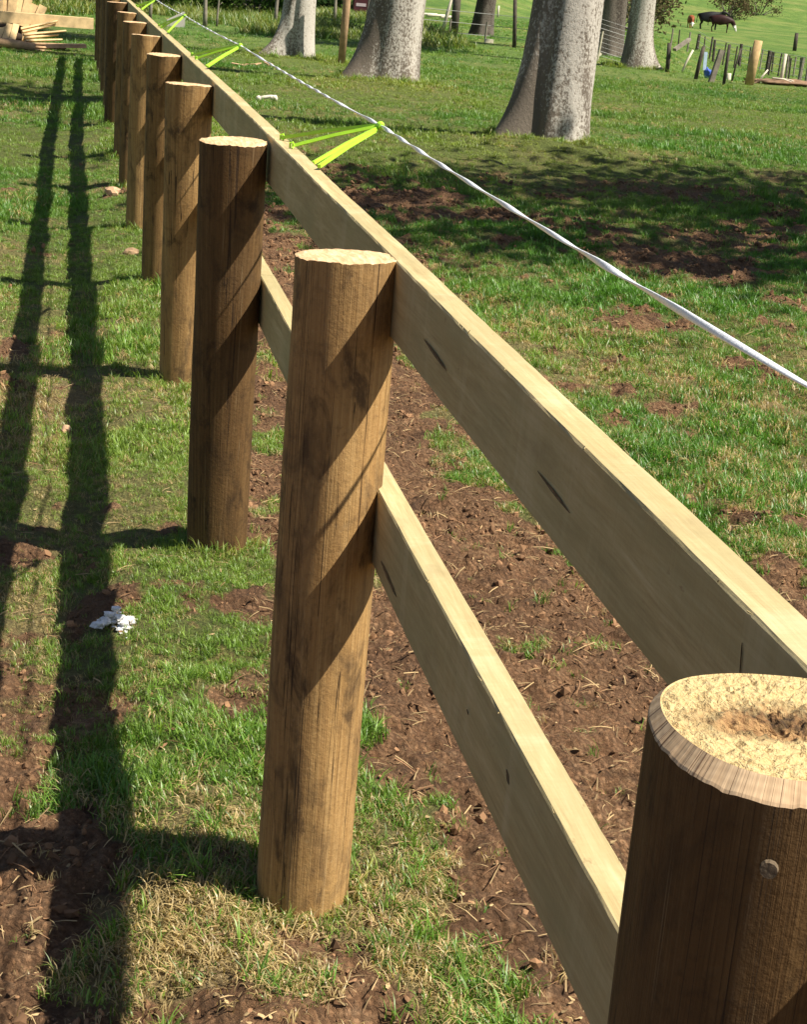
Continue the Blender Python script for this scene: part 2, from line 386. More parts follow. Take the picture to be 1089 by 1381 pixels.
def dryness(x, y):
    n = fbm(x * 1.9 + 5, y * 1.5, 41, 4)
    d = .22 + 1.1 * (n - .45)
    d = d + .45 * (1 - sm(2.6, 3.3, y)) + .22 * (1 - sm(-.5, -.2, x)) * (1 - sm(6, 12, y)) - .25 * sm(8, 16, y)
    d = d + .10 * sm(.9, 1.3, x) * (1 - sm(7, 11, y))
    d = d + .7 * np.exp(-((x + .14) ** 2 / .03 + (y - 2.55) ** 2 / .02))
    return np.clip(d, .03, 1)

def relief(x, y, b):
    near = 1 - sm(16, 40, np.hypot(x, y))
    r = (fbm(x * 2.3, y * 2.3, 21, 3) - .5) * .05
    r = r + (fbm(x * 7, y * 7, 23, 3) - .5) * .035 * (.35 + 1.7 * b)
    r = r + (fbm(x * 17, y * 17, 29, 3) - .5) * .055 * b
    r = r + (fbm(x * 42, y * 42, 31, 3) - .5) * .026 * (.15 + b)
    pg = sm(.8, 1.6, x) * (1 - sm(16, 24, y)) + .5 * (1 - sm(-.5, -.3, x))
    r = r + pg * ((fbm(x * 4.2, y * 4.2, 37, 2) - .5) * .085 + (fbm(x * 11, y * 11, 39, 2) - .5) * .04)
    return r * near - .012 * near

def ground_z(x, y):
    x = np.atleast_1d(np.asarray(x, float)); y = np.atleast_1d(np.asarray(y, float))
    return terrain(x, y) + relief(x, y, bareness(x, y))
def gz(x, y): return float(ground_z(x, y)[0])

def build_ground():
    cx, cy = -.42, -.3
    rr = [1.2]
    while rr[-1] < 6: rr.append(rr[-1] * 1.004)
    while rr[-1] < 24: rr.append(rr[-1] * 1.0062)
    while rr[-1] < 1500: rr.append(rr[-1] * 1.035)
    rr = np.array([.15, .5, .85] + rr)
    fine = np.radians(np.linspace(-6, 37, 330)); c1 = np.radians(np.linspace(37.6, 60, 30)); c2 = np.radians(np.linspace(63, 330, 60)); c3 = np.radians(np.linspace(331, 353.4, 30))
    th = np.concatenate([fine, c1, c2, c3])
    R, T = np.meshgrid(rr, th, indexing='ij')
    X = cx + R * np.sin(T); Y = cy + R * np.cos(T)
    b = bareness(X, Y); Z = terrain(X, Y) + relief(X, Y, b)
    nr, ntk = R.shape
    V = np.stack([X, Y, Z], -1).reshape(-1, 3)
    i = np.arange(nr - 1)[:, None]; j = np.arange(ntk)[None]; j2 = (j + 1) % ntk
    F = np.stack([i * ntk + j, (i + 1) * ntk + j, (i + 1) * ntk + j2, i * ntk + j2], -1).reshape(-1, 4)[:, ::-1]
    F = np.asarray(F)
    me = bpy.data.meshes.new("ground")
    nv = len(V) + 1; nf = len(F) + ntk
    me.vertices.add(nv); me.vertices.foreach_set('co', np.vstack([V, [[cx, cy, 0]]]).ravel())
    tri = np.stack([np.full(ntk, nv - 1), (np.arange(ntk) + 1) % ntk, np.arange(ntk)], -1)
    loops = np.concatenate([F.ravel(), tri.ravel()])
    me.loops.add(len(loops)); me.loops.foreach_set('vertex_index', loops.astype(np.int32))
    me.polygons.add(nf)
    st = np.concatenate([np.arange(len(F)) * 4, len(F) * 4 + np.arange(ntk) * 3])
    me.polygons.foreach_set('loop_start', st.astype(np.int32))
    me.polygons.foreach_set('use_smooth', np.ones(nf, bool))
    me.update(calc_edges=True); me.validate()
    for nm, val in (('bare', b), ('dry', dryness(X, Y)), ('far', sm(18, 48, np.hypot(X, Y)))):
        at = me.attributes.new(nm, 'FLOAT', 'POINT'); at.data.foreach_set('value', np.append(val.ravel(), 0).astype(np.float32))
    o = obj("ground", me, MT['ground']); tag(o, kind='structure')
build_ground()

# ------------------------------------------------------------------ scatter by instances
def scatter(name, P, rot, scl, idx, tint, meshes, mat):
    col = bpy.data.collections.new(name + "_kinds")
    for i, me in enumerate(meshes):
        if not me.materials: me.materials.append(mat)
        col.objects.link(bpy.data.objects.new("%s_kind.%03d" % (name, i), me))
    me = bpy.data.meshes.new(name); me.vertices.add(len(P)); me.vertices.foreach_set('co', np.asarray(P, np.float32).ravel())
    for nm, ty, key, val in (('rot', 'FLOAT_VECTOR', 'vector', rot), ('scl', 'FLOAT_VECTOR', 'vector', scl)):
        a = me.attributes.new(nm, ty, 'POINT'); a.data.foreach_set(key, np.asarray(val, np.float32).ravel())
    a = me.attributes.new('idx', 'INT', 'POINT'); a.data.foreach_set('value', np.asarray(idx, np.int32))
    a = me.attributes.new('tint', 'FLOAT_COLOR', 'POINT'); a.data.foreach_set('color', np.concatenate([tint, np.ones((len(P), 1))], 1).astype(np.float32).ravel())
    o = obj(name, me); o.data.materials.append(mat); tag(o, kind='stuff')
    g = bpy.data.node_groups.new(name + "_nodes", 'GeometryNodeTree')
    g.interface.new_socket('Geometry', in_out='INPUT', socket_type='NodeSocketGeometry')
    g.interface.new_socket('Geometry', in_out='OUTPUT', socket_type='NodeSocketGeometry')
    N = g.nodes; gi = N.new('NodeGroupInput'); go = N.new('NodeGroupOutput')
    ci = N.new('GeometryNodeCollectionInfo'); ci.inputs['Collection'].default_value = col
    ci.inputs['Separate Children'].default_value = True; ci.inputs['Reset Children'].default_value = True
    def na(nm, ty):
        x = N.new('GeometryNodeInputNamedAttribute'); x.data_type = ty; x.inputs[0].default_value = nm; return x.outputs[0]
    ip = N.new('GeometryNodeInstanceOnPoints'); er = N.new('FunctionNodeEulerToRotation'); L = g.links
    L.new(gi.outputs[0], ip.inputs['Points']); L.new(ci.outputs[0], ip.inputs['Instance']); ip.inputs['Pick Instance'].default_value = True
    L.new(na('idx', 'INT'), ip.inputs['Instance Index'])
    L.new(na('rot', 'FLOAT_VECTOR'), er.inputs[0]); L.new(er.outputs[0], ip.inputs['Rotation'])
    L.new(na('scl', 'FLOAT_VECTOR'), ip.inputs['Scale']); L.new(ip.outputs[0], go.inputs[0])
    md = o.modifiers.new("scatter", 'NODES'); md.node_group = g
    return o

def tuft(seed, nb, hgt, spread, wid, flop, rows=3):
    r = np.random.default_rng(seed); v = []; f = []
    for k in range(nb):
        a = r.uniform(0, 6.283); d = spread * math.sqrt(r.uniform()); bx, by = d * math.cos(a), d * math.sin(a)
        h = hgt * r.uniform(.45, 1.15); w_ = wid * r.uniform(.6, 1.2); da = r.uniform(0, 6.283)
        fl = flop * r.uniform(.35, 1.25); dx, dy = math.cos(da), math.sin(da); px, py = -dy, dx
        b = len(v); th = r.uniform(0, .35); x = y_ = 0; z = -.004; kink = r.uniform(-.5, .5)
        for i in range(rows + 1):
            t = i / rows; ww = w_ * (1 - t ** 1.6) * .5
            cx, cy = bx + dx * x + px * y_, by + dy * x + py * y_
            if i < rows: v += [(cx - px * ww, cy - py * ww, z), (cx + px * ww, cy + py * ww, z)]
            else: v.append((cx, cy, z))
            x += h / rows * math.sin(th); z += h / rows * math.cos(th); y_ += h / rows * kink * .4; th += fl / rows
        for i in range(rows - 1): f.append((b + 2 * i, b + 2 * i + 1, b + 2 * i + 3, b + 2 * i + 2))
        f.append((b + 2 * rows - 2, b + 2 * rows - 1, b + 2 * rows))
    return mesh("grass_tuft", v, f, True)

GREEN = [tuft(i, 19, .030, .027, .0028, 2.0) for i in range(5)] + [tuft(20 + i, 13, .055, .02, .0032, 1.7) for i in range(3)]
DRY = [tuft(40 + i, 16, .036, .032, .0024, 3.0) for i in range(4)]
TALL = [tuft(60 + i, 14, .16, .05, .009, 1.3) for i in range(3)]

def wedge(n, y0, y1, marg=.7, lin=False):
    """random points over the paddock between two distances, evenly spread"""
    a0 = (y0 * .78 + 2 * marg); a1 = (y1 * .78 + 2 * marg)
    u = rng.uniform(size=n); s = np.sqrt(a0 * a0 + u * (a1 * a1 - a0 * a0)); y = (s - 2 * marg) / .78
    x = -.42 - .14 * y - marg + rng.uniform(size=n) * s
    return x, y

def grass():
    Ps, rots, scls, idxs, tints = [], [], [], [], []
    for n, y0, y1, k in ((95000, 1.7, 6, 1.0), (115000, 6, 14, 1.2), (110000, 14, 34, 1.8), (46000, 34, 80, 3.2)):
        x, y = wedge(n, y0, y1)
        b = bareness(x, y); d = dryness(x, y)
        cl = fbm(x * 6, y * 6, 51, 3)
        keep = rng.uniform(size=n) < np.clip((1.04 - b * 1.35) * (.30 + 1.5 * sm(.34, .58, cl)), .012, 1)
        x, y, b, d, cl = x[keep], y[keep], b[keep], d[keep], cl[keep]; m = len(x)
        z = ground_z(x, y)
        dry = rng.uniform(size=m) < d * .85
        ix = np.where(dry, rng.integers(8, 12, m), np.where(rng.uniform(size=m) < .75, rng.integers(0, 5, m), rng.integers(5, 8, m)))
        lush = fbm(x * .9, y * .7, 61, 3)
        s = k * rng.uniform(.55, 1.15, m) * (.62 + .8 * sm(.3, .75, lush)) * (1 - .25 * sm(0, .6, b))
        v = rng.uniform(.6, 1.25, m)[:, None]
        hue = np.clip(rng.normal(.5, .2, m) + (lush - .5) * -1.6 + (fbm(x * .3, y * .35, 91, 3) - .5) * 2.2, 0, 1)[:, None]
        g = ((1 - hue) * np.array([.100, .250, .026]) + hue * np.array([.210, .320, .045])) * v
        fr = sm(9, 26, y)[:, None]
        g = g * (1 - fr) + fr * ((1 - hue) * np.array([.090, .225, .024]) + hue * np.array([.190, .290, .040])) * v
        st = np.array([.50, .38, .175]) * rng.uniform(.55, 1.2, m)[:, None]
        # mossy yellow mounds round the trunks
        ms = sum(np.exp(-((x - cx) ** 2 + (y - cy) ** 2) / (r_ * r_)) for cx, cy, r_ in ((4.1, 16.6, 1.2), (3.9, 25.0, 1.5), (3.2, 31.0, 1.2)))[:, None]
        ms = np.clip(ms, 0, 1)
        g = g * (1 - ms * .75) + ms * .75 * np.array([.30, .33, .055]) * v
        Ps.append(np.stack([x, y, z], -1)); idxs.append(ix); tints.append(np.where(dry[:, None], st, g))
        rots.append(np.stack([rng.normal(0, .16, m), rng.normal(0, .16, m), rng.uniform(0, 6.283, m)], -1))
        sz = s * (1 - .25 * ms[:, 0]); sz = sz / (1 + .45 * fr[:, 0] * (k > 2.5)); scls.append(np.stack([s, s, sz], -1))
    # longer grass hugging posts and trunks, out of reach of the teeth
    for cx, cy, r_, n, k in ((.0, 2.73, .088, 70, .95), (-.01, 4.70, .092, 90, 1.0), (0, 6.78, .085, 80, 1.1), (-.01, 8.77, .085, 70, 1.2), (-.03, 10.68, .09, 60, 1.3), (-.04, 12.62, .09, 60, 1.4), (-.05, 14.55, .09, 60, 1.5), (-.06, 17.3, .11, 60, 1.6),
                           (4.41, 17.55, .46, 260, 2.0), (4.08, 25.75, .52, 240, 2.6), (3.38, 31.5, .42, 200, 3.0), (11.77, 37.75, .42, 160, 3.2), (4.12, 30.75, .1, 40, 2.8)):
        a = rng.uniform(0, 6.283, n); rr = r_ + np.abs(rng.normal(0, .035 * k, n)); x = cx + rr * np.cos(a); y = cy + rr * np.sin(a)
        if n >= 160: x = x - .12 * (np.cos(a) < -.3)
        Ps.append(np.stack([x, y, ground_z(x, y)], -1)); idxs.append(np.where(rng.uniform(size=n) < .2, rng.integers(8, 12, n), rng.integers(0, 8, n)))
        hue = rng.uniform(size=n)[:, None]; tints.append((1 - hue) * np.array([.12, .26, .03]) + hue * np.array([.30, .32, .07]))
        rots.append(np.stack([rng.normal(0, .2, n), rng.normal(0, .2, n), rng.uniform(0, 6.283, n)], -1)); s = k * rng.uniform(.6, 1.2, n); scls.append(np.stack([s, s, s], -1))
    # rank growth by the old fences and beyond the trees
    n = 5200; y = rng.uniform(42, 66, n); x = rng.uniform(-3.0, 9.5, n) + (y - 45) * .12
    keep = fbm(x * .5, y * .3, 71, 3) > .44; x, y = x[keep], y[keep]; m = len(x)
    Ps.append(np.stack([x, y, terrain(x, y)], -1)); idxs.append(rng.integers(12, 15, m))
    hue = rng.uniform(size=m)[:, None]; tints.append((1 - hue) * np.array([.07, .16, .02]) + hue * np.array([.28, .29, .08]))
    rots.append(np.stack([rng.normal(0, .1, m), rng.normal(0, .1, m), rng.uniform(0, 6.283, m)], -1))
    s = rng.uniform(.9, 2.2, m) * (.5 + 1.2 * fbm(x * .8, y * .5, 73, 3)); scls.append(np.stack([s * 1.6, s * 1.6, s], -1))
    scatter("grass", np.concatenate(Ps), np.concatenate(rots), np.concatenate(scls), np.concatenate(idxs), np.concatenate(tints), GREEN + DRY + TALL, MT['blade'])
grass()

def litter():
    kinds = []
    for i in range(6):
        r = np.random.default_rng(200 + i); mb = MB(); L = r.uniform(.8, 1.2); b = r.uniform(-.25, .25)
        mb.bar((-.5 * L, 0, 0), (0, b * .4, .06), .045, .03); mb.bar((0, b * .4, .06), (.5 * L, b * 1.1, 0), .045, .025, taper=.4)
        kinds.append(mesh("straw_sliver", mb.v, mb.f))
    for i in range(4):   # flat flakes and dry leaf bits
        r = np.random.default_rng(300 + i); v = [(0, 0, .06)]; k = 7
        for q in range(k):
            a = 6.283 * q / k; rr_ = r.uniform(.25, .5); v.append((rr_ * math.cos(a) * 1.3, rr_ * math.sin(a) * .7, r.uniform(-.05, .12)))
        kinds.append(mesh("leaf_flake", v, [(0, 1 + q, 1 + (q + 1) % k) for q in range(k)]))
    n = 60000; x, y = wedge(n, 1.7, 12, .5)
    b = bareness(x, y); d = dryness(x, y)
    pr = .07 + .8 * b * (x > .0) + .42 * d + .5 * b * (y < 3.2); keep = rng.uniform(size=n) < pr * (1 - .6 * sm(6, 12, y))
    x, y = x[keep], y[keep]; m = len(x); z = ground_z(x, y) + .006
    lit = (np.exp(-((x + .12) ** 2 / .06 + (y - 2.52) ** 2 / .05)) + .4 * (y < 3.0)); flake = rng.uniform(size=m) < .09 + .5 * np.clip(lit, 0, 1)
    ix = np.where(flake, rng.integers(6, 10, m), rng.integers(0, 6, m))
    s = np.where(flake, rng.uniform(.005, .019, m), rng.uniform(.012, .06, m) * rng.uniform(.5, 1.2, m))
    t = (np.array([.46, .325, .165]) * rng.uniform(.4, 1.2, m)[:, None]); br = rng.uniform(size=m)[:, None] < .35
    t = np.where(br, np.array([.26, .145, .075]) * rng.uniform(.6, 1.3, m)[:, None], t)
    scatter("straw_litter", np.stack([x, y, z], -1), np.stack([rng.normal(0, .22, m), rng.normal(0, .22, m), rng.uniform(0, 6.283, m)], -1),
            np.stack([s, s, s], -1), ix, t, kinds, MT['straw'])
litter()

def clods():
    kinds = []
    for i in range(6): mb = MB().lump((0, 0, 0), 1, 1, .75, (1.15, .9, .7), seed=i); kinds.append(mesh("clod", mb.v, mb.f))
    n = 150000; x, y = wedge(n, 1.7, 15, .4); b = bareness(x, y); cl = fbm(x * 4, y * 4, 81, 3)
    keep = rng.uniform(size=n) < sm(.3, .8, b) * (.15 + 1.1 * sm(.4, .65, cl)); x, y = x[keep], y[keep]; m = len(x)
    s = np.clip(.0026 * (1 - rng.uniform(size=m)) ** -.5, 0, .014) * (1 + .5 * sm(5, 12, y)); z = ground_z(x, y) + s * .2
    t = np.array([.205, .113, .058]) * rng.uniform(.4, 1.45, m)[:, None]
    scatter("earth_clods", np.stack([x, y, z], -1), rng.uniform(0, 6.283, (m, 3)), np.stack([s, s, s], -1), rng.integers(0, 6, m), t, kinds, MT['clod'])
clods()

# ================================================================== the new fence
def fx(y): return -.0052 * max(0., y - 6)
RX, RT = .0817, .0419
fence = thing("post_and_rail_fence", (0, 2.73, 0), "new timber post and rail fence of round brown posts and two pale sawn rails", "fence")
FO = Vector((0, 2.73, 0))

def post(x, y, r0, r1, z1, lean=(0, 0), seed=0, seg=40, tilt=(0, 0), chamfer=False, label=None, dark=0.):
    zb = -.25; rows = 34 if seg > 60 else 14; v = []; f = []
    th = np.linspace(0, 2 * math.pi, seg, endpoint=False); r_ = np.random.default_rng(seed)
    if chamfer:
        fr = np.clip(np.cos(th - math.atan2(-.92, -.40)) * .5 + .62, 0, 1) ** 1.2
        drop = .0105 * fr + .002
        # the axe left short straight facets along the lower edge
        k = np.round(th / (2 * math.pi) * 17); fac = np.abs(th / (2 * math.pi) * 17 - k); drop = drop + (fac - .25) * .0022 * fr + r_.normal(0, .0004, seg)
    else:
        fr = None; drop = r_.normal(0, .0007, seg) + .0035 * vn(th * 2.2, th * 0 + seed, seed)
    prof = lambda z: (r0 + (r1 - r0) * (z - zb) / (z1 - zb))
    lob = 1 + .055 * (vn(np.cos(th) * 1.3 + 9, np.sin(th) * 1.3 + seed, seed) - .5) * 2
    def rim(z):
        wob = 1 + .035 * (vn(np.cos(th) * 2 + z * 3, np.sin(th) * 2 + seed + z * 2.5, seed + 5) - .5)
        return prof(z) * lob * wob
    def ax(z): return np.array([lean[0] * z / z1, lean[1] * z / z1])
    for i in range(rows + 1):
        q = i / rows; z0 = zb + (z1 - zb) * q; R = rim(z0); a = ax(z0)
        top = z1 - drop + tilt[0] * R * np.cos(th) + tilt[1] * R * np.sin(th)
        z = zb + (top - zb) * q
        for k in range(seg): v.append((a[0] + R[k] * math.cos(th[k]), a[1] + R[k] * math.sin(th[k]), z[k]))
    for i in range(rows):
        for k in range(seg):
            k2 = (k + 1) % seg; f.append((i * seg + k, i * seg + k2, (i + 1) * seg + k2, (i + 1) * seg + k))
    po = obj("post", mesh("post", v, f, True), MT['post'], fence, Vector((x, y, gz(x, y) * 0)) - FO)
    po['dark'] = float(dark)
    if label: po['label'] = label
    # sawn end
    a = ax(z1); top = v[-seg:]; vv = []; ff = []; mats = []; R = rim(z1)
    radii = [1.0] + ([.985, .93, .86] if chamfer else [.985]) + list(np.linspace(.80 if chamfer else .9, .04, 22 if chamfer else (9 if seg > 60 else 4)))
    for i, q in enumerate(radii):
        for k in range(seg):
            xx, yy, zz = top[k]; xx -= a[0]; yy -= a[1]; zz -= z1
            if chamfer:
                ins = 1 - (.03 + .085 * fr[k])      # where the chamfer meets the flat
                if q > .85: qq = 1 + (ins - 1) * (1 - q) / .14; zq = zz * (1 - (1 - q) / .14)
                else: qq = ins * q / .80 * .985; zq = .0022 * (vn(xx * qq * 260, yy * qq * 260, 4) - .5) * 2 - .010 * math.exp(-((xx * qq - .004) / .034) ** 2 - ((yy * qq - .004) / .018) ** 2) * (1 + .8 * (vn(xx * qq * 320, yy * qq * 320, 8) - .5))
                if q >= .79 and q < .85: zq = -.0006
            else:
                qq = q; zq = zz if q > .98 else tilt[0] * xx * q + tilt[1] * yy * q + .0016 * (vn(xx * q * 120, yy * q * 120, seed) - .5)
            vv.append((xx * qq, yy * qq, zq + (.0006 if i else 0)))
    nr = len(radii)
    for i in range(nr - 1):
        for k in range(seg):
            k2 = (k + 1) % seg; ff.append((i * seg + k, i * seg + k2, (i + 1) * seg + k2, (i + 1) * seg + k)); mats.append(1 if chamfer and radii[i] < .87 else 0)
    vv.append((0, 0, -.003 if chamfer else 0)); c = len(vv) - 1; b = (nr - 1) * seg
    for k in range(seg): ff.append((b + k, b + (k + 1) % seg, c)); mats.append(1 if chamfer else 0)
    me = mesh("cut_end", vv, ff, not chamfer)
    if chamfer: me.materials.append(MT['chamfer']); me.materials.append(MT['pith']); me.polygons.foreach_set('material_index', mats)
    else: me.materials.append(MT['end'])
    obj("cut_end", me, None, po, (a[0], a[1], z1))
    return po

near = post(.02, .905, .080, .0885, 1.176, seed=1, seg=136, chamfer=True, label="thick nearest post with a chamfered sawn top and dark heart", dark=.9)
MB().tube([(0, .0, 0), (0, -.004, 0)], [.0055, .0052], 12).build("nail", MT['steel'], near, loc=(-.0396, -.0808, 1.1245)).rotation_euler = (0, 0, math.radians(-26))
post(.008, 2.73,   .083, .0865, 1.162, (.004, -.01), 2, 96, (.02, -.03), dark=.1)
post(0., 4.70, .085, .089, 1.148, (-.012, -.08), 3, 80, (.02, .04), dark=.85)
post(0., 6.78, .074, .088, 1.148, (-.01, -.12), 4, 56, (-.02, -.02), dark=.25)
post(-.012, 8.77, .077, .086, 1.145, (-.005, -.15), 5, 48, (0, .03), dark=.55)
ys = [(10.68, .087, .1), (12.62, .082, .5), (14.55, .078, .3), (17.3, .108, .85), (19.2, .08, .3), (21.1, .082, .5), (23.0, .08, .3), (24.9, .08, .6), (26.8, .085, .6)]
for i, (y, r, dk) in enumerate(ys):
    post(fx(y) - .008, y, r * .97, r, 1.145, (0, -.08), 10 + i, 32, (random.uniform(-.03, .03), random.uniform(-.03, .03)), dark=dk)
post(.0, -1.02, .09, .088, 1.155, seed=33, seg=32)

def rail(y0, y1, zt, h, seed, lab=None, splint=True):
    r_ = np.random.default_rng(seed); n = max(8, int((y1 - y0) / .045)); v = []; f = []
    e = .003
    cs = [(0, e), (0, h - e), (e * .8, h), (RT - e * .8, h), (RT, h - e), (RT, e), (RT - e, 0), (e, 0)]
    for i in range(n + 1):
        y = y0 + (y1 - y0) * i / n; ox = fx(y) + RX + .0015 * (vn(y * 1.7, 0., seed) - .5)
        for j, (a, b) in enumerate(cs):
            jx, jz = r_.normal(0, .0002, 2); zz = zt - h + b + jz + .002 * (vn(y * 2.2, 5., seed) - .5)
            v.append((ox + a + jx, y, zz))
    m = len(cs)
    for i in range(n):
        for j in range(m):
            j2 = (j + 1) % m; f.append((i * m + j, (i + 1) * m + j, (i + 1) * m + j2, i * m + j2))
    f.append(tuple(range(m))); f.append(tuple(n * m + j for j in range(m))[::-1])
    v = [Vector(p) - FO for p in v]
    o = obj("rail", mesh("rail", v, f), MT['rail'], fence)
    if lab: o['label'] = lab
    if splint:
        mb = MB(); k = int(min(50, 12 * (y1 - y0)))
        for q in range(k):
            y = y0 + (min(y1, y0 + 8) - y0) * r_.uniform(); ed = r_.choice([0., RT]); L = r_.uniform(.004, .014)
            p = Vector((fx(y) + RX + ed, y, zt - .001)) - FO; dy = r_.choice([-1, 1])
            mb.bar(p, p + Vector((r_.normal(0, .35) * L, dy * L, abs(r_.normal(.25, .3)) * L)), .0012, .0008, (1, 0, .3), .3)
        s = mb.build("splinters", MT['rail'], o); s['kind'] = 'stuff'
    return o

top1 = rail(-1.1, 4.698, 1.165, .126, 1)
low1 = rail(-1.1, 4.698, .780, .132, 2)
for a, b in ((4.702, 10.676), (10.68, 17.296), (17.3, 26.86)):
    rail(a, b, 1.163, .128, int(a * 7)); rail(a, b, .779, .13, int(a * 9) + 1)

def gouge(par, y0, z0, y1, z1, wd):
    v = []; f = []; n = 10; p0 = Vector((RX, y0, z0)) - FO; p1 = Vector((RX, y1, z1)) - FO; d = (p1 - p0).normalized(); s = Vector((1, 0, 0)).cross(d)
    for i in range(n + 1):
        q = i / n; p = p0.lerp(p1, q); w_ = wd * (math.sin(math.pi * q) ** .7) * random.uniform(.7, 1.1) * .5
        for k in (-1, 0, 1): v.append(p + s * k * w_ + Vector((-.0013 if k else -.0006, 0, 0)))
    for i in range(n):
        for k in range(2): f.append((3 * i + k, 3 * i + 3 + k, 3 * i + 4 + k, 3 * i + 1 + k))
    obj("bark_pocket", mesh("bark_pocket", v, f), MT['pocket'], par)
gouge(top1, 2.405, 1.098, 2.232, 1.090, .006)
gouge(top1, 1.738, 1.095, 1.603, 1.090, .0045)
gouge(top1, 1.134, 1.139, 1.129, 1.112, .002)
gouge(low1, 2.60, .684, 2.447, .678, .011)
gouge(low1, 1.735, .735, 1.718, .724, .010)
gouge(low1, 1.944, .716, 1.934, .713, .004)

# ------------------------------------------------------------------ lime stand-off brackets and the white tape
def bracket(yc, tip, hs, label):
    x0 = fx(yc) + RX
    o = thing("standoff_bracket", (x0 + .035, yc, 1.166), label, "fence bracket", "lime green stand-off brackets along the top rail")
    B = Vector(o.location); T = Vector(tip) - B
    ends = [(Vector((-.012, .28 * hs, .006)), .0), (Vector((-.010, .08 * hs, .006)), -.004), (Vector((.010, -.185 * hs, -.004)), -.010), (Vector((.000, -.36 * hs, .008)), -.016)]
    for e, dz in ends:
        tp = T + Vector((-.004 + dz * .4, (e.y) * .035, dz * .6)); m = e.lerp(tp, .5) + Vector((0, 0, .003))
        MB().bar(e, m, .0078, .0078, (0, .25, 1)).bar(m, tp, .0078, .0078, (0, .25, 1)).build("arm", MT['lime'], o)
    MB().tube([T + Vector((0, .022, 0)), T, T + Vector((0, -.024, 0))], [.007, .011, .007], 10).build("tip_clip", MT['lime'], o)
    for e, dz in ends[:2]:
        mb = MB(); mb.tube([e + Vector((-.004, .007, -.005)), e + Vector((-.005, .003, .007)), e + Vector((.001, 0, .009)), e + Vector((.005, -.005, .002)), e + Vector((.0, -.008, -.005))], .003, 6)
        mb.build("base_clip", MT['lime'], o)
    return o
tips = [((.313, 4.25, 1.243), 4.25, 1, "lime green stand-off bracket nearest the camera, holding the white tape out from the top rail"),
        ((.283, 7.88, 1.247), 7.88, 1.35, "lime green stand-off bracket on the top rail, second along from the camera"),
        ((.215, 11.07, 1.258), 11.07, 1.5, "smaller lime green bracket on the rail, third along from the camera"),
        ((.205, 15.16, 1.244), 15.16, 1.5, "tiny lime green bracket at the upper frame edge, fourth along the rail")]
for t_, yc, hs, lb in tips: bracket(yc, t_, hs, lb)

def tape():
    pts = [(.30, -1.2, 1.236), (.305, 1.5, 1.2395)] + [t[0] for t in tips] + [(.19, 19.5, 1.245), (.16, 26.8, 1.24)]
    v = []; f = []; n = 10; Y = np.concatenate([np.arange(-1.2, 9, .012), np.arange(9, 26.8, .04)])
    PX = np.interp(Y, [p[1] for p in pts], [p[0] for p in pts]); PZ = np.interp(Y, [p[1] for p in pts], [p[2] for p in pts])
    for i in range(1, len(pts) - 1):   # slight sag between holders
        a, b = pts[i][1], pts[i + 1][1]; q = np.clip((Y - a) / (b - a), 0, 1); PZ = PZ - .006 * 4 * q * (1 - q)
    ph = 0
    for i, y in enumerate(Y):
        if i: ph += (Y[i] - Y[i - 1]) * (3 + 15 * vn(y * 1.7, 0., 77))
        wa = .0041 * (.8 + .5 * vn(y * 7, 1., 78)); wb = .0022
        for k in range(n):
            q = 6.283 * k / n; a = wa * math.cos(q); b = wb * math.sin(q)
            v.append((PX[i] + a * math.cos(ph) - b * math.sin(ph), y, PZ[i] + a * math.sin(ph) + b * math.cos(ph)))
    for i in range(len(Y) - 1):
        for k in range(n): f.append((i * n + k, i * n + (k + 1) % n, (i + 1) * n + (k + 1) % n, (i + 1) * n + k))
    tag(obj("fence_tape", mesh("fence_tape", v, f, True), MT['white']), "twisted white electric fence tape stretched beside the top rail", "fence tape")
tape()

# ================================================================== trees
def leaf_cloud(clumps, per, sp, size, seed):
    r = np.random.default_rng(seed); n = len(clumps) * per
    c = np.repeat(np.asarray(clumps), per, 0)
    p = c[:, :3] + r.normal(0, 1, (n, 3)) * (c[:, 3:4] * sp)
    d1 = r.normal(0, 1, (n, 3)); d1 /= np.linalg.norm(d1, axis=1)[:, None]
    d2 = np.cross(d1, r.normal(0, 1, (n, 3))); d2 /= np.linalg.norm(d2, axis=1)[:, None]
    s = size * r.uniform(.6, 1.3, (n, 1)); q = np.stack([p - d1 * s, p + d2 * s * .42, p + d1 * s, p - d2 * s * .42], 1).reshape(-1, 3)
    me = bpy.data.meshes.new("crown"); me.vertices.add(4 * n); me.vertices.foreach_set('co', q.ravel())
    me.loops.add(4 * n); me.loops.foreach_set('vertex_index', np.arange(4 * n, dtype=np.int32))
    me.polygons.add(n); me.polygons.foreach_set('loop_start', np.arange(n, dtype=np.int32) * 4); me.update(calc_edges=True)
    return me

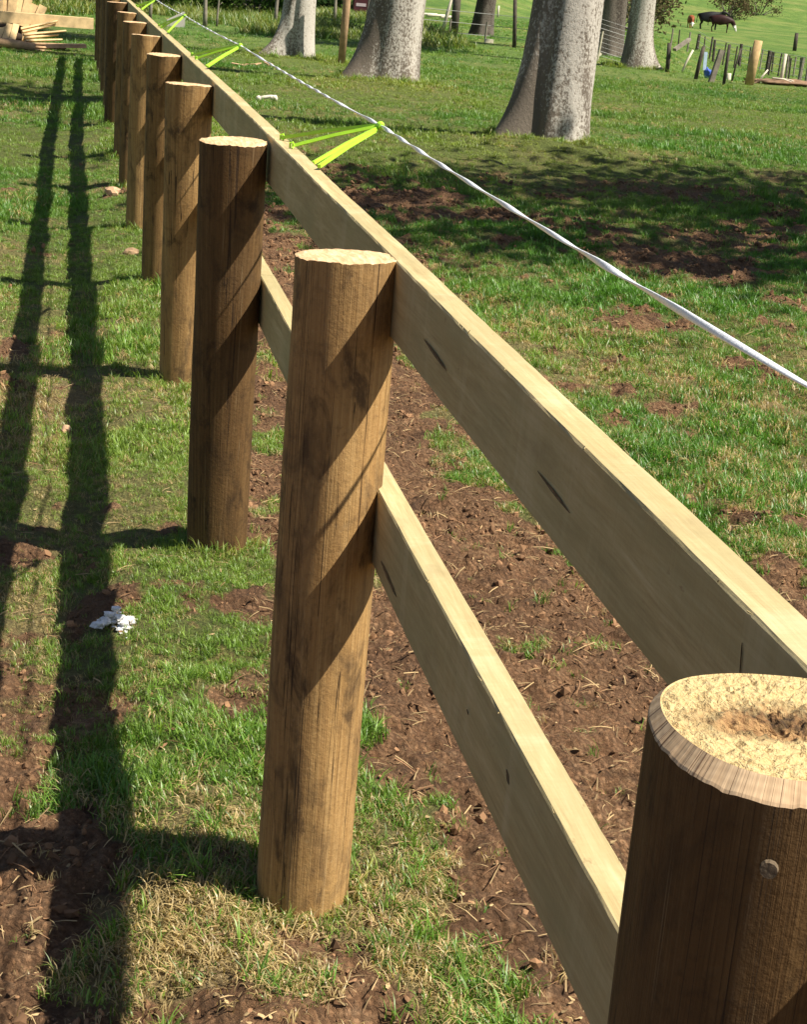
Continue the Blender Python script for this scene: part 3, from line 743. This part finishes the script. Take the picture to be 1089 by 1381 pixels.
def tree(x, y, rad, base, lean, label, seed, mat='bark', h=6.2, crown=None, cr=2.4, lobes=(), flare=.5, nclump=36, per=110, ls=.10, name="tree"):
    z0 = float(terrain(np.array([x]), np.array([y]))[0]) - .12
    o = thing(name, (x, y, z0), label, "tree"); seg = 72; v = []; f = []
    zs = np.concatenate([np.linspace(0, 1.6, 30), np.linspace(1.75, h, 22)]); th = np.linspace(0, 2 * math.pi, seg, endpoint=False)
    for z in zs:
        fl = math.exp(-z / .42); R = rad * (1 - .035 * z) * np.ones(seg)
        R = R + (base - rad) * fl * (.55 + .75 * (vn(np.cos(th) * 1.6 + 3, np.sin(th) * 1.6 + seed, seed)))
        for (az, amt, wd, dec) in lobes:       # buttresses (+) and grooves (-)
            dd = np.angle(np.exp(1j * (th - az))); R = R + amt * np.exp(-(dd / wd) ** 2) * math.exp(-z / dec)
        R = R * (1 + .05 * (vn(np.cos(th) * 3 + z * .5, np.sin(th) * 3 + seed + z * .7, seed + 2) - .5) + .02 * (vn(np.cos(th) * 9 + z * 2, np.sin(th) * 9 + z * 3 + seed, seed + 3) - .5))
        ax, ay = lean[0] * z, lean[1] * z
        for k in range(seg): v.append((ax + R[k] * math.cos(th[k]), ay + R[k] * math.sin(th[k]), z))
    m = len(zs)
    for i in range(m - 1):
        for k in range(seg): f.append((i * seg + k, i * seg + (k + 1) % seg, (i + 1) * seg + (k + 1) % seg, (i + 1) * seg + k))
    r = np.random.default_rng(seed); topc = Vector((lean[0] * h, lean[1] * h, h)); mb = MB(); mb.v = [Vector(p) for p in v]; mb.f = f
    cc = Vector(crown) if crown else topc + Vector((0, 0, 2.2)); cl = []
    for k in range(6):
        a = 6.283 * k / 6 + r.uniform(-.3, .3); e = cc + Vector((math.cos(a) * cr * .7, math.sin(a) * cr * .7, r.uniform(-.5, .9)))
        s = topc - Vector((0, 0, r.uniform(.1, .6))); mid = s.lerp(e, .5) + Vector((0, 0, .35))
        mb.tube([s, mid, e], [rad * .42, rad * .25, rad * .06], 8); 
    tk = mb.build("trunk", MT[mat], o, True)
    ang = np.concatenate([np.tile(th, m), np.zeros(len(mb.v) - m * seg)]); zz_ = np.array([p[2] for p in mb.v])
    li = .5 + .62 * np.cos(ang - 5.35) + .9 * (fbm(np.cos(ang) * 1.5 + seed, np.sin(ang) * 1.5 + zz_ * .8, seed + 40, 3) - .5) * 2 - .35 * np.exp(-zz_ / .3)  # lichen flecks, with a paler sunward side and darker far side painted in
    la = tk.data.attributes.new('lichen_and_sun_side', 'FLOAT', 'POINT'); la.data.foreach_set('value', np.clip(li, 0, 1).astype(np.float32))
    for k in range(nclump):
        d = r.normal(0, 1, 3); d /= np.linalg.norm(d); q = r.uniform(.35, 1) ** .6
        cl.append((cc.x + d[0] * cr * q, cc.y + d[1] * cr * q, cc.z + d[2] * cr * .62 * q, cr * r.uniform(.12, .24)))
    obj("crown", leaf_cloud(cl, per, 1., ls * 1.6, seed), MT['leaf'], o)
    return o

LFT = math.pi   # towards -x
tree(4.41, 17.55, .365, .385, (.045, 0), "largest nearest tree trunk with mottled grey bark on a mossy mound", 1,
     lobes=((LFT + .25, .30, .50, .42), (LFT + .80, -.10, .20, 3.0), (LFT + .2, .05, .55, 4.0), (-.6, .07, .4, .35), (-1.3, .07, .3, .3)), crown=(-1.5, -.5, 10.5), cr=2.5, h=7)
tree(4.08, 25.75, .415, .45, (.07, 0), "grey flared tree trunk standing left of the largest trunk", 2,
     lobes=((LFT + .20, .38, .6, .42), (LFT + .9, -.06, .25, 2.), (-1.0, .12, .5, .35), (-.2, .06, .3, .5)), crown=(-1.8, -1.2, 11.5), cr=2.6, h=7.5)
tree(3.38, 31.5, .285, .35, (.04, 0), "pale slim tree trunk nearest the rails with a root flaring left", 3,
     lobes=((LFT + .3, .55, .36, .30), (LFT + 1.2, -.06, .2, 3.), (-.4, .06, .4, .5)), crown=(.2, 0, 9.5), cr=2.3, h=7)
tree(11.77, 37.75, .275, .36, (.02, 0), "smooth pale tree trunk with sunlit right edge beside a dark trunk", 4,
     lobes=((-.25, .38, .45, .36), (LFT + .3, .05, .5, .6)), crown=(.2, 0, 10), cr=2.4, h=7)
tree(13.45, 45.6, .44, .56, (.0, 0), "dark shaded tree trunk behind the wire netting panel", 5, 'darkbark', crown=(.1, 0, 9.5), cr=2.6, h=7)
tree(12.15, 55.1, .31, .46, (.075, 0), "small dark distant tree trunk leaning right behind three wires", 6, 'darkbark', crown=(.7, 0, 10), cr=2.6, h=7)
# trees standing just right of the view whose crowns shade the paddock
tree(8.0, 9.2, .22, .3, (-.02, .02), "leafy tree standing out of view to the right, near the rails", 7, crown=(-.5, .6, 7.2), cr=2.8, h=5, nclump=60, per=75, ls=.085)
tree(10.9, 10.0, .25, .33, (-.02, .0), "leafy tree standing out of view to the right, further out", 8, crown=(-.2, 1.3, 7.6), cr=2.8, h=5.2, nclump=66, per=75, ls=.085)

def bush(x, y, r_, h, label, mat, seed, n=22, per=60, ls=.05):
    z0 = float(terrain(np.array([x]), np.array([y]))[0]); o = thing("bush", (x, y, z0), label, "bush"); r = np.random.default_rng(seed); cl = []; mb = MB()
    for k in range(n):
        a = r.uniform(0, 6.283); q = math.sqrt(r.uniform()); zz = h * r.uniform(.12, .9); w_ = r_ * q * (1 - .4 * (zz / h) ** 2)
        p = (w_ * math.cos(a), w_ * math.sin(a), zz); cl.append((*p, r_ * r.uniform(.10, .2)))
        if k % 2 == 0: mb.tube([(p[0] * .15, p[1] * .15, -.05), (p[0] * .6, p[1] * .6, zz * .55), p], [.03 * r_, .02 * r_, .008 * r_], 5)
    mb.build("stems", MT['old'], o); obj("crown", leaf_cloud(cl, per, 1., ls * r_, seed), MT[mat], o)
bush(25.6, 81, 2.2, 2.6, "brown twiggy bush right of the smooth pale trunk", 'scrub', 1, 34, 70, .05)
bush(22.9, 76, 1.5, 2.2, "low olive twiggy bush hard against the smooth pale trunk", 'scrub', 2, 26, 70, .05)
bush(47.0, 126, 1.8, 2.0, "reddish brown bush at the top edge behind the cattle", 'scrub', 3, 24, 70, .06)
bush(51.4, 131, 1.5, 1.6, "sparse greyish bush at the top edge, right of the cattle", 'scrub', 4, 18, 60, .06)
bush(10.4, 78, 2.6, 2.6, "dark green bush behind the slim timber post", 'darkleaf', 5, 40, 80, .07)
bush(8.3, 76, 2.4, 2.8, "dark bush between the slim pale trunk and the timber post", 'darkleaf', 6, 40, 80, .07)
bush(-1.4, 50.5, 1.1, 1.3, "dark bush behind the stacked timber", 'darkleaf', 7, 30, 70, .07)
bush(.3, 51.5, 1.0, 1.2, "shadowy bush between the timber stack and the posts", 'scrub', 8, 26, 70, .06)
bush(2.2, 56, 1.6, 1.5, "light green scrub bush beyond the fence line", 'leaf', 9, 40, 80, .06)
bush(5.2, 58, 1.9, 1.2, "broad weedy bush left of the slim pale trunk", 'leaf', 10, 44, 80, .055)

def sapling(x, y, h, r_, lean, label):
    z0 = float(terrain(np.array([x]), np.array([y]))[0]); o = thing("sapling", (x, y, z0 - .05), label, "sapling", "bare saplings beyond the rails")
    p = [(lean * q * q, .02 * math.sin(9 * q), h * q) for q in (0, .25, .5, .75, 1)]
    MB().tube(p, [r_, r_ * .9, r_ * .75, r_ * .55, r_ * .3], 7).build("trunk", MT['old'], o, True)
    mb = MB()
    for k in range(4):
        q = .45 + .13 * k; s = Vector((lean * q * q, 0, h * q)); a = k * 2.1
        mb.tube([s, s + Vector((math.cos(a) * .25, math.sin(a) * .25, .28)) * h * .35], [r_ * .4, r_ * .12], 5)
    mb.build("branch", MT['old'], o, True)
for x, y, h, r_, le, lb in ((1.35, 46, 1.6, .05, .1, "thin bare sapling just beyond the last rail posts"), (2.65, 44.5, 1.5, .06, -.05, "dark bare sapling beside the pale concrete block"),
                            (3.0, 45.2, 1.2, .03, .08, "pale thin sapling just right of the concrete block"), (4.9, 49, 1.8, .06, .1, "bare sapling midway between block and slim pale trunk"),
                            (7.55, 56, 1.9, .06, -.08, "grey bare sapling close left of the slim pale trunk"), (7.95, 52, 1.7, .045, .05, "thin sapling between slim pale trunk and timber post")):
    sapling(x, y, h, r_, le, lb)

# ================================================================== old fences, far posts
def stick(name, p, h, r_, lean, mat, label, cat, group=None, n=8, square=False, ty=0):
    z0 = float(terrain(np.array([p[0]]), np.array([p[1]]))[0])
    mb = MB()
    if square: mb.bar((0, 0, -.1), (lean, ty, h), r_ * 2, r_ * 2, (0, 1, 0))
    else: mb.tube([(0, 0, -.1), (lean * .5, ty * .5, h * .5), (lean, ty, h)], [r_, r_ * 1.02, r_ * .94], n, jit=.05)
    o = mb.build(name, MT[mat], None, not square, (p[0], p[1], z0)); return tag(o, label, cat, group)

stick("timber_post", (4.12, 30.75), 1.9, .066, .05, 'brown', "slim brown timber post standing between two grey trunks", "post", n=14)
stick("timber_post", (13.31, 34.75), .90, .095, .09, 'tan', "thick leaning tan timber post beside the earth mound", "post", n=16)
stick("fence_post", (34.43, 82.75), .86, .10, .0, 'dark', "lone dark post up the slope right of the cattle", "post")
G = "old posts and battens along the gully fence"
wf = thing("gully_fence", (24.5, 62, -.75), "old wire fence of dark battens running along the gully below the cattle", "fence")
WO = Vector((24.5, 62, -.75)); cfp = []
for (x, y, h, r_) in ((23.63, 70.03, .7, .06), (24.0, 70.13, .75, .05), (24.6, 70.69, .8, .06), (26.57, 75.03, .7, .12), (26.5, 73.9, .7, .05), (25.19, 69.54, .9, .07), (24.56, 67.36, .85, .09), (24.2, 65.3, .85, .05), (23.98, 63.48, .8, .05),
                     (24.83, 65.16, .85, .11), (24.6, 63.6, .8, .05), (24.5, 62.2, .8, .045), (24.0, 60.24, .82, .12), (23.7, 59.3, .8, .05), (24.5, 60.99, .75, .05), (23.9, 58.9, .78, .05), (23.5, 57.2, .78, .05), (23.19, 56.46, .78, .06), (24.9, 60.5, .7, .05),
                     (23.36, 56.63, .72, .05), (24.6, 59.2, .7, .05), (23.9, 57, .75, .05), (23.5, 56.06, .78, .11), (23.42, 55.3, .78, .07), (23.6, 54.6, .78, .06)):
    z = float(terrain(np.array([x]), np.array([y]))[0]); le = random.uniform(-.05, .05)
    big = r_ > .09
    MB().tube([Vector((x, y, z - .1)) - WO, Vector((x + le, y, z + h)) - WO], [r_ * .62, r_ * .58], 7, jit=.06).build("post" if big else "batten", MT['dark' if random.random() < .7 else 'old'], wf)
line = [(23.3, 54.0), (23.5, 56.06), (24.0, 60.24), (24.83, 65.16), (25.2, 69.5), (26.57, 75.03)]
for hh in (.15, .4, .65, .8):
    MB().tube([Vector((x, y, float(terrain(np.array([x]), np.array([y]))[0]) + hh)) - WO for x, y in line], .008, 5).build("wire", MT['wire'], wf)

stick("fence_post", (12.35, 37.2), .62, .05, -.03, 'dark', "short dark leaning post just right of the smooth pale trunk", "post")
MB().bar((0, 0, 0), (.42, .3, .24), .09, .06).build("broken_rail", MT['old'], None, False, (12.42, 37.1, .52))
tag(bpy.data.objects["broken_rail"], "short grey broken rail propped on the dark leaning post", "broken rail")
stick("fence_post", (12.44, 35.61), .68, .045, .10, 'dark', "thin dark crooked post left of the blue sack", "post")
stick("pale_stake", (13.0, 38.2), .52, .026, .24, 'pale', "cream stake leaning steeply right in the grass", "stake")
stick("fence_post", (12.42, 33.85), .80, .035, .02, 'dark', "tall thin dark post in front of the blue sack", "post")
stick("leaning_slab", (12.40, 34.6), .66, .05, .17, 'old', "grey weathered slab leaning beside the thin dark post", "slab", square=True)
stick("pale_stub", (17.9, 48.0), .42, .07, .02, 'pale', "short cream stub post just right of the blue sack", "post")
stick("dead_thistle", (13.4, 36.0), .70, .02, .12, 'dark', "dark spindly dead stalk left of the thick new post", "stalk")
stick("pale_stake", (14.56, 36.1), .66, .04, .04, 'pale', "upright pale stake standing in the brown earth mound", "stake")
stick("pale_stake", (14.1, 36.3), .30, .02, .22, 'pale', "low pale stick leaning over the earth mound", "stake")
o = thing("blue_sack", (17.42, 48.4, gz(17.42, 48.4) + .12), "blue plastic sack with a pale strip hung on the gully fence", "sack")
MB().lump((0, 0, .22), .13, 3, 1.1, (.75, .6, 1.05), 3).build("sack_body", MT['blue'], o, True)
MB().bar((-.12, 0, .3), (-.14, 0, .80), .10, .03, (0, 1, 0)).build("pale_strip", MT['paleblue'], o)
mb = MB().lump((0, 0, 0), .55, 4, .9, (1.5, .9, .24), 8); mb.build("earth_mound", MT['moundsoil'], None, True, (14.6, 36.2, -.02))
tag(bpy.data.objects["earth_mound"], "low brown mound of earth beside the thick leaning post", "earth mound")
for i in range(5):
    o = MB().tube([(-.22, 0, 0), (.05, .02, .02), (.24, 0, -.01)], [.024, .02, .010], 6).build("dead_branch", MT['pale'], None, True, (14.5 + .22 * i, 35.9 + .12 * i, .10 - .018 * i))
    o.rotation_euler = (0, random.uniform(-.1, .2), random.uniform(-.7, .5)); tag(o, "pale dead branch lying across the brown earth mound", "branch", "dead branches on the mound")

# netting panel between the two stakes
o = thing("netting_panel", (11.85, 41.2, 0), "wire netting panel strung between two pale stakes before the dark trunk", "fence")
NP = Vector((11.85, 41.2, 0)); A = Vector((11.95, 41.3, -.05)); B = Vector((12.62, 41.3, -.08))
for p, h in ((A, 1.1), (B, .95)): MB().tube([p - NP, p - NP + Vector((.06, 0, h * .68))], .022, 7).build("stake", MT['pale'], o)
A2 = Vector((11.1, 41.3, 0))
for k in range(9):
    z = .08 + .105 * k; rr_ = .006 if k in (1, 6) else .0035
    MB().tube([A2 - NP + Vector((0, 0, z + .16)), A - NP + Vector((.03, 0, z + .10)), B - NP + Vector((.05, 0, z - .02))], rr_, 5).build("wire", MT['wire'], o)
stick("pale_board", (11.55, 41.0), .95, .07, .16, 'pale', "weathered pale board leaning beside the netting at the big trunk", "board", square=True)
MB().bar((0, 0, .0), (.16, .05, .12), .08, .05).build("pale_offcut", MT['pale'], None, False, (12.2, 42.4, .02)); tag(bpy.data.objects["pale_offcut"], "pale offcut lying in the shade under the netting", "offcut")

# three wires before the small dark trunk
o = thing("wire_fence", (11.3, 51, 0), "old three wire fence crossing before the small dark trunk", "fence"); WF = Vector((11.3, 51, 0))
for hh in (.10, .40, .72):
    MB().tube([Vector((9.3, 51, hh + .03)) - WF, Vector((11.5, 51, hh)) - WF, Vector((13.2, 50, hh - .03)) - WF], .008, 5).build("wire", MT['wire'], o)
for x in (10.25, 11.35): MB().tube([Vector((x, 51, -.1)) - WF, Vector((x + .02, 51, .5)) - WF], .03, 6).build("batten", MT['old'], o)
stick("fence_post", (11.18, 54.7), 1.3, .13, .02, 'dark', "dark square post left of the small dark trunk", "post")
stick("pale_stake", (10.95, 55.5), 1.2, .06, .30, 'pale', "pale weathered stake leaning on the dark square post", "stake")
stick("leaning_stake", (11.0, 45.9), 1.35, .055, -.12, 'dark', "thin dark stake leaning left, close beside the largest trunk", "stake")
stick("white_peg", (19.5, 84), .55, .05, .0, 'pale', "thin white peg standing far off in the paddock", "peg")
MB().bar((0, 0, .05), (.24, 0, .05), .12, .10).build("pale_block", MT['pale'], None, False, (10.7, 48.2, 0)); tag(bpy.data.objects["pale_block"], "small pale timber block lying in grass by the wire fence", "timber block")
for i in range(3):
    o = MB().tube([(-.5, 0, 0), (.5, .1, .04)], [.07, .05], 7, jit=.1).build("pale_log", MT['pale'], None, True, (14.0 + .3 * i, 74 - i, .1)); o.rotation_euler = (0, 0, .3 * i)
    tag(o, "pale bleached log lying far off left of the small dark trunk", "log", "bleached logs in the far paddock")
# maroon box
o = thing("maroon_box", (10.6, 70.5, 0), "dark maroon box with a pale stripe behind the slim timber post", "box")
MB().bar((-.28, 0, .35), (.28, 0, .35), .5, .7).build("box_body", MT['rust'], o); MB().bar((-.2, -.256, .36), (.2, -.256, .36), .01, .12).build("stripe", MT['grey'], o)
# concrete block
mb = MB(); mb.v = [Vector(p) for p in ((-.22, -.15, -.05), (.24, -.15, -.05), (.24, .15, -.05), (-.22, .15, -.05), (-.2, -.12, .14), (.22, -.12, .36), (.2, .12, .36), (-.2, .12, .14))]
mb.f = [(0, 3, 2, 1), (4, 5, 6, 7), (0, 1, 5, 4), (1, 2, 6, 5), (2, 3, 7, 6), (3, 0, 4, 7)]
tag(mb.build("concrete_block", MT['stone'], None, False, (1.83, 43, .0)), "pale grey wedge shaped block behind the white tape", "block")

# ================================================================== timber stack at the far end
def tb(name, p0, p1, wd, th, mat, label, cat, group=None, upv=(0, 0, 1), taper=1.):
    p0 = Vector(p0); o = MB().bar((0, 0, 0), Vector(p1) - p0, wd, th, upv, taper, 3).build(name, MT[mat], None, False, p0); return tag(o, label, cat, group)
tb("squared_timber", (-3.1, 29.3, .47), (-.205, 29.45, .455), .17, .17, 'pine', "long squared pale timber lying across the wood stack", "timber")
ORD = 'first second third fourth fifth sixth seventh eighth ninth tenth eleventh twelfth thirteenth'.split()
for i in range(13):
    x = -2.25 + i * .088; le = (i - 6) * .030
    tb("split_paling", (x - le * .4, 29.62 + .03 * (i % 3), .05), (x + le, 29.75 + .03 * (i % 2), .83 - .012 * abs(i - 6) ** 1.5 + random.uniform(-.04, .04)), random.uniform(.10, .14), .025, 'pine',
       ORD[i] + " pale paling from the left in the fan behind the squared timber", "paling", "palings fanned behind the squared timber", (0, 1, 0))
for i in range(8):
    z = .36 - .042 * i; L = .55 + .035 * i
    tb("split_batten", (-1.35 + .02 * i, 29.2 - .04 * i, z - .06), (-1.35 + L + random.uniform(-.1, .12), 29.3 + .02 * i, z + .10 - .03 * i), .07, .032, 'pine' if i < 5 else 'brown',
       ORD[i] + " split batten from the top, poking right under the squared timber", "batten", "split battens under the squared timber", (0, .4, 1), .6)
for i in range(6):
    x = -2.1 + .12 * i
    tb("split_paling", (x, 29.12, .06), (x + .18 - .02 * i, 29.34, .40), .10, .03, 'pine', ORD[i] + " short pale paling from the left, leaning under the squared timber", "paling", "short palings under the squared timber", (0, 1, 0))
tb("dark_slab", (-1.25, 29.2, .05), (-.32, 29.35, .10), .2, .06, 'blackhole', "dark bark slab lying at the right foot of the wood stack", "slab")
for i, (x, y, z, L, r_, m) in enumerate(((-1.55, 28.9, .07, .85, .075, 'brown'), (-2.15, 28.95, .08, .5, .085, 'pale'), (-1.62, 29.3, .19, .55, .085, 'blackhole'), (-1.5, 29.35, .30, .42, .07, 'blackhole'))):  # last two are black to paint the shade inside the stack's hollow
    o = MB().tube([(-L / 2, 0, 0), (0, .02, .01), (L / 2, .1, -.03)], [r_, r_, r_ * .75], 12, jit=.06).build("round_log", MT[m], None, True, (x, y, z)); o.rotation_euler = (0, 0, -.15 + .1 * i)
    tag(o, ["brown log lying in front of the wood stack", "pale grey log at the left front of the wood stack", "black lower log in the hollow of the wood stack", "black upper log in the hollow of the wood stack"][i], "log")

# ================================================================== small things on the ground
mb = MB()
for i in range(46):
    a = random.uniform(0, 6.28); d = .042 * math.sqrt(random.uniform(0, 1)); mb.lump((math.cos(a) * d * 1.3, math.sin(a) * d, .004 + random.uniform(0, .050) * (1 - d / .05)), random.uniform(.004, .013), 1, .9, (1.2, 1, .7), i)
wc = thing("white_clump", (-.30, 4.13, gz(-.30, 4.13)), "chalky white clump at the shadow edge on the grass", "clump")
mb.build("crust", MT['chalk'], wc)
mb = MB()
for i in range(10): mb.lump((.045 + random.gauss(0, .012), -.09 + random.gauss(0, .025), .004), random.uniform(.003, .007), 1, .9, (1, 1.3, .6), 60 + i)
mb.build("crumbs", MT['chalk'], wc)['kind'] = 'stuff'
o = thing("bleached_bone", (1.85, 21.4, gz(1.85, 21.4)), "small bleached bone lying on the grass beyond the rails", "bone")
MB().tube([(-.09, 0, .03), (-.03, .01, .05), (.04, 0, .06), (.08, -.01, .05)], [.03, .022, .025, .035], 8).build("shaft", MT['bone'], o, True)
MB().lump((-.10, 0, .03), .035, 2, .4, seed=5).lump((.09, -.01, .05), .04, 2, .4, seed=6).build("knuckle", MT['bone'], o, True)
tag(MB().lump((0, 0, .025), .052, 2, .5, (1.0, .8, .75), 9).build("earth_clod", MT['clay'], None, False, (-.18, 12.05, gz(-.18, 12.05))), "pale orange clod of earth on the grass left of the far posts", "clod")
tag(MB().lump((0, 0, .015), .038, 2, .5, (1.2, .8, .6), 11).build("earth_clod", MT['brown'], None, False, (-.11, 9.65, gz(-.11, 9.65))), "brown clod of earth beside the fifth post", "clod")
tag(MB().lump((0, 0, .012), .022, 2, .5, (.8, 1.2, .7), 13).build("wood_chip", MT['clay'], None, False, (-.44, 6.1, gz(-.44, 6.1))), "pinkish chip of wood lying between the two rail shadows", "wood chip")
for i, (x, y) in enumerate(((2.25, 28.6), (2.45, 28.9), (2.68, 29.3), (2.1, 28.3))):
    o = MB().bar((-.11, 0, .03), (.12, .02, .05), .09, .02, (0, .2, 1), .6, 2).build("bark_strip", MT['clay'], None, False, (x, y, gz(x, y))); o.rotation_euler = (.1, 0, i * .9)
    tag(o, "orange brown strip of fallen bark by the slim pale trunk's root", "bark", "fallen bark strips")

# ================================================================== cattle
def mat_cow(name, body, face=None):
    t = NT(name); o = t.coord(); n = t.noise(o, 3, 3); col = t.ramp(n, [(.35, tuple(c * .75 for c in body)), (.65, tuple(c * 1.25 for c in body))])
    if face:
        sp = t.n('ShaderNodeSeparateXYZ', {0: o}); m = t.math('MULTIPLY', t.math('GREATER_THAN', sp.outputs[0], .98), t.math('LESS_THAN', sp.outputs[2], .62))
        col = t.mix(m, col, (.80, .76, .70))
    return t.fin(col, .6)
def cow(loc, rz, label, mat, graze=True, k=.74):
    o = thing("cow", loc, label, "cow", None, rz); o.scale = (k, k, k)
    V = []; E = []; R = []
    def add(p, r, par=None):
        V.append(p); R.append(r); i = len(V) - 1
        if par is not None: E.append((par, i))
        return i
    p0 = add((-.62, 0, 1.03), (.30, .36)); b = add((-.1, 0, .97), (.36, .45), p0); s = add((.45, 0, 1.0), (.30, .44), b)
    if graze:
        n1 = add((.80, 0, .92), (.17, .23), s); n2 = add((1.0, 0, .62), (.12, .15), n1); h1 = add((1.08, 0, .42), (.11, .12), n2); h2 = add((1.20, 0, .12), (.075, .07), h1); pole = h1
    else:
        n1 = add((.80, 0, 1.18), (.16, .22), s); n2 = add((1.0, 0, 1.34), (.12, .15), n1); h1 = add((1.16, 0, 1.36), (.11, .12), n2); h2 = add((1.48, 0, 1.20), (.07, .07), h1); pole = n2
    for sg in (-1, 1):
        pv = V[pole]; e = add((pv[0] - .02, sg * .16, pv[2] + .05), (.03, .05), pole); add((pv[0] - .05, sg * .26, pv[2] + .03), (.012, .03), e)
        a = add((-.66, sg * .19, .72), (.14, .16), p0); c = add((-.60, sg * .18, .50), (.075, .085), a); d = add((-.72, sg * .18, .36), (.05, .055), c); e = add((-.68, sg * .18, .12), (.042, .045), d); add((-.65, sg * .18, .0), (.055, .06), e)
        a = add((.48, sg * .17, .70), (.11, .14), s); c = add((.50, sg * .16, .38), (.055, .065), a); e = add((.48, sg * .16, .12), (.04, .042), c); add((.50, sg * .16, .0), (.052, .055), e)
    t1 = add((-.96, 0, 1.12), (.05, .05), p0); t2 = add((-1.03, 0, .75), (.025, .025), t1); add((-1.02, 0, .45), (.04, .04), t2)
    me = bpy.data.meshes.new("cow_body"); me.from_pydata(V, E, [])
    body = obj("body", me, mat, o)
    md = body.modifiers.new("skin", 'SKIN'); md.use_smooth_shade = True
    for i, r in enumerate(R): me.skin_vertices[0].data[i].radius = r
    me.skin_vertices[0].data[0].use_root = True
    body.modifiers.new("sub", 'SUBSURF').levels = 1; body.modifiers["sub"].render_levels = 2
    return o
cow((36.16, 98.05, gz(36.16, 98.05)), -.35, "dark red cow with a white face grazing on the far slope", mat_cow("red_brown_hide", (.032, .010, .008), True))
cow((36.7, 101.5, gz(36.7, 101.5)), -.2, "black cow with raised head standing behind the red cow", mat_cow("black_hide", (.008, .008, .009)), False, .76)
cow((35.7, 102.0, gz(35.7, 102)), -1.75, "small orange brown calf seen head on, left of the cattle", mat_cow("orange_hide", (.26, .075, .025), True), True, .56)
